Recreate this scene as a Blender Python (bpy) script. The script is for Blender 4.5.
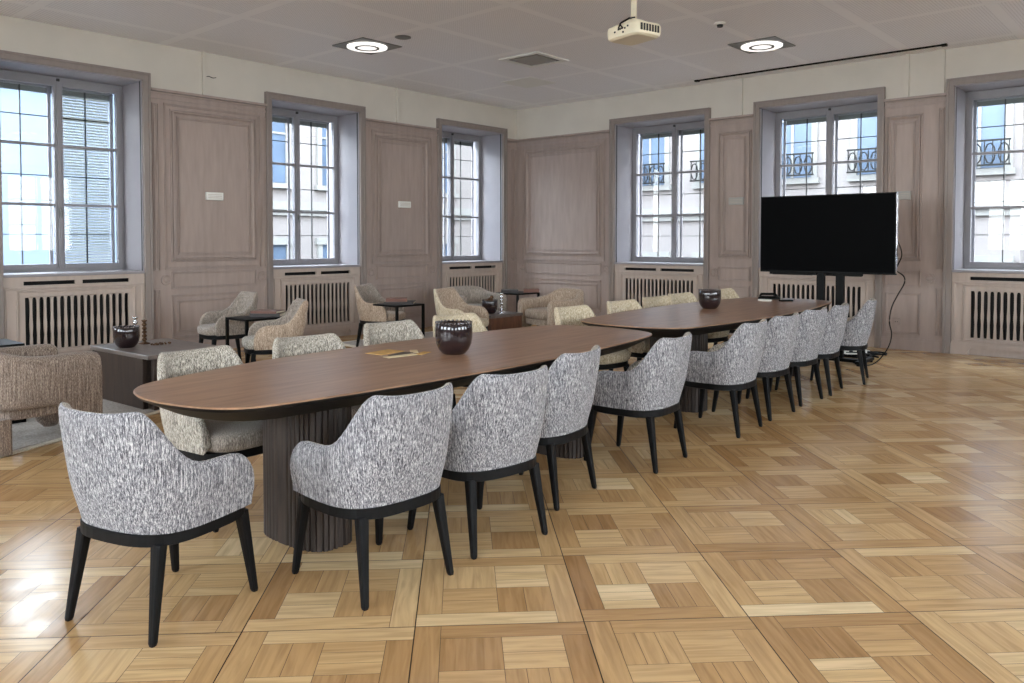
import bpy, bmesh, math, random
from mathutils import Vector, Matrix
random.seed(7)
PI = math.pi
SC = bpy.context.scene
COL = SC.collection
for o in list(bpy.data.objects):
    bpy.data.objects.remove(o)

# ------------------------------------------------------------------ camera
F = 803.0
PITCH = math.atan(25.0 / F)
YAW = math.radians(41.4)
cam = bpy.data.cameras.new('camera')
cam.sensor_fit = 'HORIZONTAL'
cam.sensor_width = 36.0
cam.lens = 36.0 * F / 1024.0
cam.shift_y = -(341.5 - 265.0) / 1024.0
cam.clip_start = 0.05
cam.clip_end = 300
camo = bpy.data.objects.new('camera', cam)
COL.objects.link(camo)
camo.location = (9.724, -11.169, 1.42)
camo.rotation_euler = (PI / 2 - PITCH, 0, YAW)
SC.camera = camo

# ------------------------------------------------------------------ world and exposure
SC.view_settings.view_transform = 'Standard'
SC.view_settings.look = 'None'
SC.view_settings.gamma = 1.0
SC.view_settings.use_curve_mapping = False
SC.view_settings.exposure = 0.45
w = bpy.data.worlds.new('world')
SC.world = w
w.use_nodes = True
nt = w.node_tree
nt.nodes.clear()
wo = nt.nodes.new('ShaderNodeOutputWorld')
bg = nt.nodes.new('ShaderNodeBackground')
tc = nt.nodes.new('ShaderNodeTexCoord')
sp = nt.nodes.new('ShaderNodeSeparateXYZ')
cr = nt.nodes.new('ShaderNodeValToRGB')
cr.color_ramp.elements[0].position = 0.0
cr.color_ramp.elements[0].color = (0.93, 0.92, 0.925, 1)
cr.color_ramp.elements[1].position = 0.6
cr.color_ramp.elements[1].color = (0.80, 0.86, 0.96, 1)
nt.links.new(tc.outputs['Generated'], sp.inputs[0])
nt.links.new(sp.outputs['Z'], cr.inputs[0])
nt.links.new(cr.outputs[0], bg.inputs[0])
bg.inputs[1].default_value = 18.0
nt.links.new(bg.outputs[0], wo.inputs[0])

RX, RY, RH = 13.0, -14.0, 3.80      # room: x 0..RX, y RY..0
LAMP = 0.8


def portal(loc, rot, sx, sy):
    l = bpy.data.lights.new('window_portal', 'AREA')
    l.shape = 'RECTANGLE'
    l.size = sx
    l.size_y = sy
    l.cycles.is_portal = True
    o = bpy.data.objects.new('window_portal', l)
    COL.objects.link(o)
    o.location = loc
    o.rotation_euler = rot


LEFT_W = [(-11.66, -9.98), (-8.44, -6.76), (-5.20, -3.53), (-2.03, -0.33)]
BACK_W = [(2.08, 3.90), (4.60, 6.40), (7.13, 8.93), (9.66, 11.46)]
FRONT_W = [(0.9, 3.1), (4.0, 6.2), (7.1, 9.3), (10.2, 12.4)]
RIGHT_W = [(-13.2, -11.2), (-10.2, -8.2), (-7.2, -5.2), (-4.2, -2.2)]
for a, b in LEFT_W:
    portal((-0.68, (a + b) / 2, 2.2), (0, -PI / 2, 0), 2.2, b - a - 0.2)
for a, b in BACK_W:
    portal(((a + b) / 2, 0.68, 2.2), (-PI / 2, 0, 0), b - a - 0.2, 2.2)
for a, b in RIGHT_W:
    portal((RX + 0.68, (a + b) / 2, 2.2), (0, PI / 2, 0), 2.2, b - a - 0.2)
for a, b in FRONT_W:
    portal(((a + b) / 2, RY - 0.68, 2.2), (PI / 2, 0, 0), b - a - 0.2, 2.2)


# ------------------------------------------------------------------ materials
def srgb(r, g, b):
    f = lambda c: (c / 255 / 12.92) if c / 255 <= 0.04045 else ((c / 255 + 0.055) / 1.055) ** 2.4
    return (f(r), f(g), f(b), 1)


def newmat(name):
    m = bpy.data.materials.new(name)
    m.use_nodes = True
    n = m.node_tree
    return m, n, n.nodes['Principled BSDF']


def N(n, t, **kw):
    x = n.nodes.new(t)
    for k, v in kw.items():
        setattr(x, k, v)
    return x


def ramp(n, src, stops):
    r = N(n, 'ShaderNodeValToRGB')
    els = r.color_ramp.elements
    while len(els) < len(stops):
        els.new(0.5)
    for e, (p, c) in zip(els, stops):
        e.position = p
        e.color = c
    n.links.new(src, r.inputs[0])
    return r


def plain(name, col, rough=0.5, metal=0.0, spec=0.5, var=0.08, scale=6.0, stretch=(1, 1, 1), bump=0.0, coat=0.0):
    """painted or solid surface with a slight procedural variation"""
    m, n, p = newmat(name)
    t = N(n, 'ShaderNodeTexCoord')
    mp = N(n, 'ShaderNodeMapping')
    mp.inputs['Scale'].default_value = stretch
    n.links.new(t.outputs['Object'], mp.inputs[0])
    nz = N(n, 'ShaderNodeTexNoise')
    nz.inputs['Scale'].default_value = scale
    nz.inputs['Detail'].default_value = 5
    n.links.new(mp.outputs[0], nz.inputs['Vector'])
    lo = tuple(c * (1 - var) for c in col[:3]) + (1,)
    hi = tuple(min(1, c * (1 + var)) for c in col[:3]) + (1,)
    r = ramp(n, nz.outputs['Fac'], [(0.3, lo), (0.7, hi)])
    n.links.new(r.outputs[0], p.inputs['Base Color'])
    p.inputs['Roughness'].default_value = rough
    p.inputs['Metallic'].default_value = metal
    p.inputs['Specular IOR Level'].default_value = spec
    p.inputs['Coat Weight'].default_value = coat
    if bump:
        b = N(n, 'ShaderNodeBump')
        b.inputs['Strength'].default_value = bump
        b.inputs['Distance'].default_value = 0.002
        n.links.new(nz.outputs['Fac'], b.inputs['Height'])
        n.links.new(b.outputs[0], p.inputs['Normal'])
    return m


def fabric(name, dark, mid, light, sc=300.0, streak=0.12, contrast=1.0):
    m, n, p = newmat(name)
    t = N(n, 'ShaderNodeTexCoord')
    def nz(k, st, det=1.5):
        mq = N(n, 'ShaderNodeMapping')
        mq.inputs['Scale'].default_value = (1, 1, st)
        n.links.new(t.outputs['Object'], mq.inputs[0])
        q = N(n, 'ShaderNodeTexNoise')
        q.inputs['Scale'].default_value = k
        q.inputs['Detail'].default_value = det
        n.links.new(mq.outputs[0], q.inputs['Vector'])
        return q.outputs['Fac']

    def wsum(x, wx, y, wy):
        m1 = N(n, 'ShaderNodeMath', operation='MULTIPLY')
        m1.inputs[1].default_value = wx
        n.links.new(x, m1.inputs[0])
        m2 = N(n, 'ShaderNodeMath', operation='MULTIPLY_ADD')
        m2.inputs[1].default_value = wy
        n.links.new(y, m2.inputs[0])
        n.links.new(m1.outputs[0], m2.inputs[2])
        return m2.outputs[0]
    s1 = wsum(nz(sc * 0.7, streak * 0.25), 0.32, nz(sc * 1.1, streak * 1.6), 0.38)
    one = N(n, 'ShaderNodeMath', operation='MULTIPLY')
    one.inputs[1].default_value = 1.0
    n.links.new(s1, one.inputs[0])
    hf = N(n, 'ShaderNodeMath', operation='MULTIPLY_ADD')
    hf.inputs[1].default_value = 0.30
    n.links.new(nz(sc * 1.5, 1.0), hf.inputs[0])
    n.links.new(one.outputs[0], hf.inputs[2])
    d = 0.12 / contrast
    r = ramp(n, hf.outputs[0], [(0.5 - d, dark), (0.5, mid), (0.5 + d, light)])
    n.links.new(r.outputs[0], p.inputs['Base Color'])
    p.inputs['Roughness'].default_value = 0.95
    p.inputs['Specular IOR Level'].default_value = 0.15
    p.inputs['Sheen Weight'].default_value = 0.15
    bp = N(n, 'ShaderNodeBump')
    bp.inputs['Strength'].default_value = 0.5
    bp.inputs['Distance'].default_value = 0.003
    n.links.new(hf.outputs[0], bp.inputs['Height'])
    n.links.new(bp.outputs[0], p.inputs['Normal'])
    return m


def woodmat(name, c0, c1, rough=0.4, scale=4.0, stretch=(12, 1, 12), coat=0.0, spec=0.5):
    m, n, p = newmat(name)
    t = N(n, 'ShaderNodeTexCoord')
    mp = N(n, 'ShaderNodeMapping')
    mp.inputs['Scale'].default_value = stretch
    n.links.new(t.outputs['Object'], mp.inputs[0])
    a = N(n, 'ShaderNodeTexNoise')
    a.inputs['Scale'].default_value = scale
    a.inputs['Detail'].default_value = 6
    a.inputs['Distortion'].default_value = 0.4
    n.links.new(mp.outputs[0], a.inputs['Vector'])
    r = ramp(n, a.outputs['Fac'], [(0.3, c0), (0.7, c1)])
    n.links.new(r.outputs[0], p.inputs['Base Color'])
    p.inputs['Roughness'].default_value = rough
    p.inputs['Coat Weight'].default_value = coat
    p.inputs['Coat Roughness'].default_value = 0.25
    p.inputs['Specular IOR Level'].default_value = spec
    return m


M = {}
M['panel'] = plain('taupe_panelling', srgb(160, 143, 135), rough=0.5, var=0.09, scale=3, stretch=(6, 6, 0.8), bump=0.2)
M['casing'] = plain('taupe_casing', srgb(138, 126, 120), rough=0.45, var=0.06, scale=3, stretch=(6, 6, 1))
M['reveal'] = plain('grey_reveal', srgb(146, 141, 145), rough=0.45, var=0.05, scale=3)
M['sash'] = plain('grey_sash', srgb(138, 135, 139), rough=0.4, var=0.04)
M['cover'] = plain('cover_paint', srgb(182, 166, 155), rough=0.5, var=0.06, scale=3, stretch=(6, 6, 1))
M['cream'] = plain('cream_plaster', srgb(206, 199, 188), rough=0.8, var=0.04, scale=2)
M['black'] = plain('black_metal', srgb(10, 10, 10), rough=0.5, var=0.1, spec=0.15)
M['blackwood'] = plain('black_stained_wood', srgb(9, 9, 11), rough=0.5, spec=0.2, var=0.15, scale=20, stretch=(4, 4, 1))
M['void'] = plain('dark_recess', srgb(16, 14, 14), rough=0.7, var=0.1)
M['white'] = plain('white_plastic', srgb(226, 224, 218), rough=0.4, var=0.02)
M['offwhite'] = plain('cream_plastic', srgb(226, 216, 190), rough=0.4, var=0.03)
M['greyplate'] = plain('grey_metal_plate', srgb(112, 111, 108), rough=0.4, var=0.04)
M['slotdark'] = plain('dark_slot', srgb(40, 38, 36), rough=0.6)
M['chrome'] = plain('polished_silver', srgb(225, 225, 228), rough=0.12, metal=1.0, var=0.02)
M['rim'] = plain('dark_pewter', srgb(120, 114, 114), rough=0.22, metal=1.0, var=0.05)
M['greybox'] = plain('light_grey_plastic', srgb(158, 155, 150), rough=0.5, var=0.02)
M['bronze'] = plain('bronze', srgb(105, 80, 60), rough=0.3, metal=1.0, var=0.1)
M['glaze'] = plain('plum_black_glaze', srgb(34, 22, 24), rough=0.13, var=0.2, scale=8, coat=0.6)
M['bookbrown'] = plain('brown_cover', srgb(112, 72, 58), rough=0.5, var=0.12, scale=15)
M['bookdark'] = plain('dark_cover', srgb(48, 40, 38), rough=0.5, var=0.12, scale=15)
M['bookgrey'] = plain('grey_cover', srgb(105, 103, 102), rough=0.5, var=0.1, scale=15)
M['page'] = plain('paper_edges', srgb(206, 194, 170), rough=0.8, var=0.06, scale=40)
M['card_gold'] = plain('ochre_card', srgb(206, 164, 96), rough=0.6, var=0.2, scale=25)
M['card_cream'] = plain('cream_card', srgb(220, 204, 168), rough=0.6, var=0.1, scale=25)
M['card_dark'] = plain('dark_card', srgb(60, 50, 45), rough=0.6, var=0.3, scale=25)
M['screen'] = plain('black_screen', srgb(3, 3, 4), rough=0.5, var=0.0, spec=0.04)
M['rugpile'] = fabric('rug_pile', srgb(128, 118, 108), srgb(150, 140, 130), srgb(168, 158, 148), sc=60, streak=1)
M['rugedge'] = fabric('rug_binding', srgb(190, 176, 152), srgb(206, 193, 170), srgb(218, 206, 186), sc=80, streak=1)
GREY = fabric('grey_tweed', srgb(44, 43, 48), srgb(126, 124, 129), srgb(214, 211, 210), contrast=1.0)
INNER = fabric('grey_tweed_warmed', srgb(70, 64, 58), srgb(158, 150, 139), srgb(228, 220, 206), contrast=1.1)  # grey tweed with warm light mixed into its colour
BEIGE = fabric('beige_tweed', srgb(96, 78, 64), srgb(176, 154, 134), srgb(226, 208, 188), contrast=1.0)
TAUPE = fabric('taupe_tweed', srgb(84, 74, 68), srgb(150, 138, 128), srgb(202, 192, 180), contrast=0.9)
BROWN = fabric('brown_tweed', srgb(72, 60, 53), srgb(132, 116, 105), srgb(188, 172, 156), contrast=0.95)
WARM_LIT = fabric('warm_lit_tweed', srgb(122, 102, 80), srgb(194, 178, 150), srgb(236, 226, 206), contrast=1.0)  # same chair tweed, yellowed by warm light put into its colour
M['top'] = woodmat('dark_oak_top', srgb(134, 102, 80), srgb(166, 130, 102), rough=0.34, scale=3, stretch=(10, 0.8, 10), coat=0.15)
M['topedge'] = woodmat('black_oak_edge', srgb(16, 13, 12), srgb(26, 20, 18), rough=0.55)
M['pedestal'] = woodmat('dark_oak_slats', srgb(40, 31, 27), srgb(66, 54, 47), rough=0.55, scale=6, stretch=(8, 8, 0.7))
M['coffee'] = woodmat('walnut_slab', srgb(84, 52, 38), srgb(118, 76, 54), rough=0.4, scale=4, stretch=(6, 6, 1))
M['coffeedark'] = woodmat('dark_walnut_slab', srgb(46, 34, 28), srgb(64, 48, 39), rough=0.45, scale=4, stretch=(6, 6, 1))
M['coffeetop'] = woodmat('grey_oak_slab', srgb(92, 84, 80), srgb(118, 108, 102), rough=0.33, scale=3, stretch=(1, 10, 10))


def glassmat():
    m = bpy.data.materials.new('window_glass')
    m.use_nodes = True
    n = m.node_tree
    n.nodes.clear()
    o = N(n, 'ShaderNodeOutputMaterial')
    mx = N(n, 'ShaderNodeMixShader')
    tr = N(n, 'ShaderNodeBsdfTransparent')
    tr.inputs[0].default_value = (0.93, 0.97, 0.98, 1)
    gl = N(n, 'ShaderNodeBsdfGlossy')
    gl.inputs['Roughness'].default_value = 0.02
    fr = N(n, 'ShaderNodeFresnel')
    fr.inputs[0].default_value = 1.45
    ge = N(n, 'ShaderNodeNewGeometry')
    iv = N(n, 'ShaderNodeMath', operation='SUBTRACT')
    iv.inputs[0].default_value = 1.0
    n.links.new(ge.outputs['Backfacing'], iv.inputs[1])
    ml = N(n, 'ShaderNodeMath', operation='MULTIPLY')
    n.links.new(fr.outputs[0], ml.inputs[0])
    n.links.new(iv.outputs[0], ml.inputs[1])
    n.links.new(ml.outputs[0], mx.inputs[0])
    n.links.new(tr.outputs[0], mx.inputs[1])
    n.links.new(gl.outputs[0], mx.inputs[2])
    n.links.new(mx.outputs[0], o.inputs[0])
    return m


M['glass'] = glassmat()


def emis(name, col, s):
    m, n, p = newmat(name)
    p.inputs['Base Color'].default_value = col
    p.inputs['Emission Color'].default_value = col
    p.inputs['Emission Strength'].default_value = s
    return m


M['lamp'] = emis('lamp_diffuser', (1.0, 0.97, 0.93, 1), LAMP)


def floormat():
    m, n, p = newmat('oak_parquet')
    uv = N(n, 'ShaderNodeUVMap')
    at = N(n, 'ShaderNodeAttribute')
    at.attribute_name = 'tone'
    mp = N(n, 'ShaderNodeMapping')
    mp.inputs['Scale'].default_value = (3.0, 38.0, 1)
    n.links.new(uv.outputs[0], mp.inputs[0])
    g = N(n, 'ShaderNodeTexNoise')
    g.inputs['Scale'].default_value = 1.0
    g.inputs['Detail'].default_value = 7
    g.inputs['Distortion'].default_value = 0.8
    n.links.new(mp.outputs[0], g.inputs['Vector'])
    base = ramp(n, at.outputs['Fac'], [(0.0, srgb(170, 130, 86)), (0.35, srgb(198, 160, 112)), (0.7, srgb(219, 186, 138)), (1.0, srgb(238, 214, 172))])
    gr = ramp(n, g.outputs['Fac'], [(0.25, (0.70, 0.66, 0.62, 1)), (0.62, (1.08, 1.08, 1.08, 1))])
    mul = N(n, 'ShaderNodeMixRGB', blend_type='MULTIPLY')
    mul.inputs[0].default_value = 0.85
    n.links.new(base.outputs[0], mul.inputs[1])
    n.links.new(gr.outputs[0], mul.inputs[2])
    t = N(n, 'ShaderNodeTexCoord')
    w2 = N(n, 'ShaderNodeTexNoise')
    w2.inputs['Scale'].default_value = 1.1
    w2.inputs['Detail'].default_value = 4
    n.links.new(t.outputs['Object'], w2.inputs['Vector'])
    wr = ramp(n, w2.outputs['Fac'], [(0.3, (0.90, 0.86, 0.82, 1)), (0.65, (1, 1, 1, 1))])
    mul2 = N(n, 'ShaderNodeMixRGB', blend_type='MULTIPLY')
    mul2.inputs[0].default_value = 1.0
    n.links.new(mul.outputs[0], mul2.inputs[1])
    n.links.new(wr.outputs[0], mul2.inputs[2])
    n.links.new(mul2.outputs[0], p.inputs['Base Color'])
    r2 = N(n, 'ShaderNodeTexNoise')
    r2.inputs['Scale'].default_value = 9
    r2.inputs['Detail'].default_value = 5
    n.links.new(t.outputs['Object'], r2.inputs['Vector'])
    rr = ramp(n, r2.outputs['Fac'], [(0.3, (0.15, 0.15, 0.15, 1)), (0.7, (0.24, 0.24, 0.24, 1))])
    n.links.new(rr.outputs[0], p.inputs['Roughness'])
    bp = N(n, 'ShaderNodeBump')
    bp.inputs['Strength'].default_value = 0.12
    bp.inputs['Distance'].default_value = 0.004
    n.links.new(r2.outputs['Fac'], bp.inputs['Height'])
    n.links.new(bp.outputs[0], p.inputs['Normal'])
    p.inputs['Specular IOR Level'].default_value = 0.5
    return m


M['floor'] = floormat()


def ceilmat():
    m, n, p = newmat('perforated_ceiling_board')
    t = N(n, 'ShaderNodeTexCoord')
    s = N(n, 'ShaderNodeSeparateXYZ')
    n.links.new(t.outputs['Object'], s.inputs[0])

    def mth(op, a, b=None):
        x = N(n, 'ShaderNodeMath', operation=op)
        for i, v in enumerate((a, b)):
            if v is None:
                continue
            if isinstance(v, (int, float)):
                x.inputs[i].default_value = v
            else:
                n.links.new(v, x.inputs[i])
        return x.outputs[0]

    def cell(c, per, off=0.0):      # distance to the nearest seam
        f = mth('FRACT', mth('DIVIDE', mth('ADD', c, off), per))
        return mth('MULTIPLY', mth('SUBTRACT', 0.5, mth('ABSOLUTE', mth('SUBTRACT', f, 0.5))), per)
    dx = cell(s.outputs['X'], 1.22, 0.6)
    dy = cell(s.outputs['Y'], 1.575, 0.3)
    d = mth('MINIMUM', dx, dy)
    band = mth('LESS_THAN', d, 0.055)
    hx = cell(s.outputs['X'], 0.03)
    hy = cell(s.outputs['Y'], 0.03)
    rr = mth('SQRT', mth('ADD', mth('POWER', mth('SUBTRACT', 0.015, hx), 2), mth('POWER', mth('SUBTRACT', 0.015, hy), 2)))
    hole = mth('MULTIPLY', mth('LESS_THAN', rr, 0.0065), mth('SUBTRACT', 1.0, band))
    mix = N(n, 'ShaderNodeMixRGB')
    mix.inputs[1].default_value = srgb(240, 238, 239)
    mix.inputs[2].default_value = srgb(205, 202, 202)
    n.links.new(hole, mix.inputs[0])
    mix2 = N(n, 'ShaderNodeMixRGB')
    mix2.inputs[2].default_value = srgb(243, 241, 241)
    n.links.new(band, mix2.inputs[0])
    n.links.new(mix.outputs[0], mix2.inputs[1])
    n.links.new(mix2.outputs[0], p.inputs['Base Color'])
    p.inputs['Roughness'].default_value = 0.6
    return m


M['ceiling'] = ceilmat()


# ------------------------------------------------------------------ mesh helpers
def obj(name, bm, mat, parent=None, smooth=False, bevel=0.0, sub=0, loc=None):
    bmesh.ops.recalc_face_normals(bm, faces=bm.faces[:])
    me = bpy.data.meshes.new(name)
    bm.to_mesh(me)
    bm.free()
    me.materials.append(mat)
    if smooth:
        for p in me.polygons:
            p.use_smooth = True
    o = bpy.data.objects.new(name, me)
    COL.objects.link(o)
    if parent is not None:
        o.parent = parent
    if loc:
        o.location = loc
    if bevel:
        b = o.modifiers.new('bevel', 'BEVEL')
        b.width = bevel
        b.segments = 2
        b.limit_method = 'ANGLE'
    if sub:
        s = o.modifiers.new('subdivision', 'SUBSURF')
        s.levels = sub
        s.render_levels = sub
    return o


def thing(name, label, cat, loc=(0, 0, 0), rz=0.0, group=None):
    o = bpy.data.objects.new(name, None)
    COL.objects.link(o)
    o.empty_display_size = 0.1
    o.location = loc
    o.rotation_euler = (0, 0, rz)
    tag(o, label, cat, group)
    return o


def tag(o, label, cat, group=None):
    o['label'] = label
    o['category'] = cat
    if group:
        o['group'] = group
    return o


def struct(o, label=None, cat=None):
    o['kind'] = 'structure'
    if label:
        o['label'] = label
    if cat:
        o['category'] = cat
    return o


def copy_tree(o, parent=None):
    c = o.copy()
    COL.objects.link(c)
    c.parent = parent
    for ch in list(o.children):
        copy_tree(ch, c)
    return c


def box(bm, x0, x1, y0, y1, z0, z1):
    v = [bm.verts.new((x, y, z)) for x in (x0, x1) for y in (y0, y1) for z in (z0, z1)]
    for f in ((0, 1, 3, 2), (4, 6, 7, 5), (0, 4, 5, 1), (2, 3, 7, 6), (0, 2, 6, 4), (1, 5, 7, 3)):
        bm.faces.new([v[i] for i in f])


def loops(bm, rings, close=True, cap=True):
    """skin closed rings of points"""
    R = [[bm.verts.new(p) for p in r] for r in rings]
    n = len(R[0])
    for a, b in zip(R[:-1], R[1:]):
        for i in range(n):
            j = (i + 1) % n
            if not close and j == 0:
                continue
            bm.faces.new((a[i], a[j], b[j], b[i]))
    if cap:
        bm.faces.new(R[0][::-1])
        bm.faces.new(R[-1])
    return R


def lathe(bm, prof, c=(0, 0, 0), n=32, cap=True):
    rings = []
    for r, z in prof:
        rings.append([(c[0] + r * math.cos(2 * PI * i / n), c[1] + r * math.sin(2 * PI * i / n), c[2] + z) for i in range(n)])
    loops(bm, rings, cap=cap)


def tube(bm, pts, r, n=8):
    rings = []
    P = [Vector(p) for p in pts]
    for i, p in enumerate(P):
        d = (P[min(i + 1, len(P) - 1)] - P[max(i - 1, 0)]).normalized()
        u = d.cross(Vector((0, 0, 1)))
        if u.length < 1e-3:
            u = Vector((1, 0, 0))
        u.normalize()
        v = u.cross(d)
        rad = r[i] if isinstance(r, (list, tuple)) else r
        rings.append([p + (u * math.cos(2 * PI * k / n) + v * math.sin(2 * PI * k / n)) * rad for k in range(n)])
    loops(bm, rings)


def superel(a, b, e, n, cx=0, cy=0):
    pts = []
    for i in range(n):
        t = 2 * PI * i / n
        c, s = math.cos(t), math.sin(t)
        pts.append((cx + a * math.copysign(abs(c) ** (2 / e), c), cy + b * math.copysign(abs(s) ** (2 / e), s)))
    return pts


# ------------------------------------------------------------------ the room
# wall frames: a point given as (s along the wall, n into the room, z)
def wl(s, n, z): return (n, s, z)
def wb(s, n, z): return (s, -n, z)
def wr_(s, n, z): return (RX - n, s, z)
def wf(s, n, z): return (s, RY + n, z)


def wbox(bm, W, s0, s1, n0, n1, z0, z1):
    a, b = W(s0, n0, z0), W(s1, n1, z1)
    box(bm, min(a[0], b[0]), max(a[0], b[0]), min(a[1], b[1]), max(a[1], b[1]), min(a[2], b[2]), max(a[2], b[2]))


def wframe(bm, W, s0, s1, z0, z1, prof):
    """mitred rectangular moulding: prof = [(inset, height)]"""
    R = []
    for t, h in prof:
        R.append([bm.verts.new(W(*p)) for p in ((s0 + t, h, z0 + t), (s1 - t, h, z0 + t), (s1 - t, h, z1 - t), (s0 + t, h, z1 - t))])
    for a, b in zip(R[:-1], R[1:]):
        for i in range(4):
            j = (i + 1) % 4
            bm.faces.new((a[i], a[j], b[j], b[i]))


TOPZ, CW, DEP, TH = 3.42, 0.088, 0.50, 0.72     # casing top, casing width, window depth, wall thickness


def wall(name, W, smin, smax, wins, bays=True):
    bm = bmesh.new()
    cuts = []
    s = smin
    for a, b in wins:
        a2, b2 = a + CW, b - CW
        wbox(bm, W, s, a2, 0, -TH, 0, RH)
        wbox(bm, W, a2, b2, 0, -TH, TOPZ - CW, RH)
        wbox(bm, W, a2, b2, -0.28, -TH, 0, 1.02)
        s = b2
    wbox(bm, W, s, smax, 0, -TH, 0, RH)
    o = obj(name, bm, M['cream'])
    struct(o)
    return o


wall('wall_left', wl, RY, 0, LEFT_W)
wall('wall_back', wb, 0, RX, BACK_W)
wall('wall_right', wr_, RY, 0, RIGHT_W)
wall('wall_front', wf, 0, RX, FRONT_W)

bm = bmesh.new()
box(bm, -TH, RX + TH, RY - TH, TH, RH, RH + 0.2)
struct(obj('ceiling', bm, M['ceiling']))


# ---- floor: every plank a face of one mesh, laid in diagonal panels
def clip(poly, x0, x1, y0, y1):
    def cut(P, inside, inter):
        out = []
        for i in range(len(P)):
            a, b = P[i - 1], P[i]
            if inside(b):
                if not inside(a):
                    out.append(inter(a, b))
                out.append(b)
            elif inside(a):
                out.append(inter(a, b))
        return out
    def ix(v):
        return lambda a, b: (v, a[1] + (b[1] - a[1]) * (v - a[0]) / (b[0] - a[0]))
    def iy(v):
        return lambda a, b: (a[0] + (b[0] - a[0]) * (v - a[1]) / (b[1] - a[1]), v)
    for ins, it in ((lambda p: p[0] >= x0, ix(x0)), (lambda p: p[0] <= x1, ix(x1)), (lambda p: p[1] >= y0, iy(y0)), (lambda p: p[1] <= y1, iy(y1))):
        if not poly:
            return poly
        poly = cut(poly, ins, it)
    return poly


def make_floor():
    bm = bmesh.new()
    uvl = bm.loops.layers.uv.new('UVMap')
    tones = []
    T, B = 0.625, 0.094
    O = Vector((7.535, -8.34))
    eu = Vector((math.cos(PI / 4), math.sin(PI / 4)))
    ev = Vector((-eu.y, eu.x))
    rnd = random.Random(3)
    g = 0.0009

    def plank(u0, u1, v0, v1, along_u, tone):
        u0, u1, v0, v1 = u0 + g, u1 - g, v0 + g, v1 - g
        P = [O + eu * u + ev * v for u, v in ((u0, v0), (u1, v0), (u1, v1), (u0, v1))]
        poly = clip([(p.x, p.y) for p in P], 0, RX, RY, 0)
        if len(poly) < 3:
            return
        try:
            f = bm.faces.new([bm.verts.new((x, y, 0)) for x, y in poly])
        except ValueError:
            return
        ox, oy = rnd.random() * 50, rnd.random() * 50
        for l in f.loops:
            q = Vector((l.vert.co.x, l.vert.co.y)) - O
            a, b = q.dot(eu), q.dot(ev)
            l[uvl].uv = (a + ox, b + oy) if along_u else (b + ox, a + oy)
        tones.append(max(0, min(1, tone)))
    for i in range(-30, 30):
        for j in range(-30, 30):
            c = O + eu * (i + 0.5) * T + ev * (j + 0.5) * T
            if not (-0.6 < c.x < RX + 0.6 and RY - 0.6 < c.y < 0.6):
                continue
            mod = rnd.gauss(0, 0.06)
            u, v = i * T + 0.0012, j * T + 0.0012
            L = T - 0.0024
            tn = lambda k=0: 0.45 + k + mod + rnd.gauss(0, 0.17)
            # pinwheel border
            plank(u, u + L - B, v, v + B, True, tn(0.1))
            plank(u + L - B, u + L, v, v + L - B, False, tn(-0.12))
            plank(u + B, u + L, v + L - B, v + L, True, tn(0.1))
            plank(u, u + B, v + B, v + L, False, tn(-0.12))
            # core: two by two blocks, turned alternately
            c0, cs = B, (L - 2 * B) / 2
            for a in (0, 1):
                for b in (0, 1):
                    uu, vv = u + c0 + a * cs, v + c0 + b * cs
                    al = ((a + b) % 2 == 0)
                    k = rnd.choice((2, 2, 3, 3, 1))
                    tone = tn(0.12 if al else -0.08)
                    for q in range(k):
                        tt = tone + rnd.gauss(0, 0.06)
                        if al:
                            plank(uu, uu + cs, vv + q * cs / k, vv + (q + 1) * cs / k, True, tt)
                        else:
                            plank(uu + q * cs / k, uu + (q + 1) * cs / k, vv, vv + cs, False, tt)
    me = bpy.data.meshes.new('floor')
    for f in bm.faces:
        f.normal_update()
        if f.normal.z < 0:
            f.normal_flip()
    bm.to_mesh(me)
    bm.free()
    at = me.attributes.new('tone', 'FLOAT', 'FACE')
    at.data.foreach_set('value', tones)
    me.materials.append(M['floor'])
    # dark bed under the planks, part of the same floor
    o = bpy.data.objects.new('floor', me)
    COL.objects.link(o)
    struct(o)
    bm = bmesh.new()
    box(bm, -TH, RX + TH, RY - TH, TH, -0.2, -0.0025)
    obj('subfloor', bm, plain('dark_joint', srgb(52, 36, 26), rough=0.8), o)


make_floor()

MOLD = [(0, 0), (0.002, 0.022), (0.012, 0.024), (0.014, 0.001), (0.023, 0.001), (0.025, 0.034), (0.038, 0.036), (0.050, 0.012), (0.058, 0.010), (0.060, 0.0)]
SMALL = [(0, 0), (0.001, 0.016), (0.010, 0.017), (0.011, 0.001), (0.018, 0.001), (0.019, 0.012), (0.028, 0.010), (0.030, 0.0)]
WN = 0.020      # wainscot face above the plaster


def roundel(bm, W, s, z, r=0.068):
    n = 28
    prof = [(r, WN), (r - 0.002, WN + 0.012), (r - 0.012, WN + 0.014), (r - 0.02, WN + 0.004), (r - 0.034, WN + 0.003), (r - 0.045, WN + 0.010), (0.001, WN + 0.012)]
    rings = [[W(s + rr * math.cos(2 * PI * i / n), h, z + rr * math.sin(2 * PI * i / n)) for i in range(n)] for rr, h in prof]
    loops(bm, rings, cap=False)


def shift(prof, d): return [(a, b + d) for a, b in prof]


trim_i = [0]


def trim(bm, mat, **k):
    trim_i[0] += 1
    return struct(obj('trim_%d' % trim_i[0], bm, mat, **k))


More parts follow.
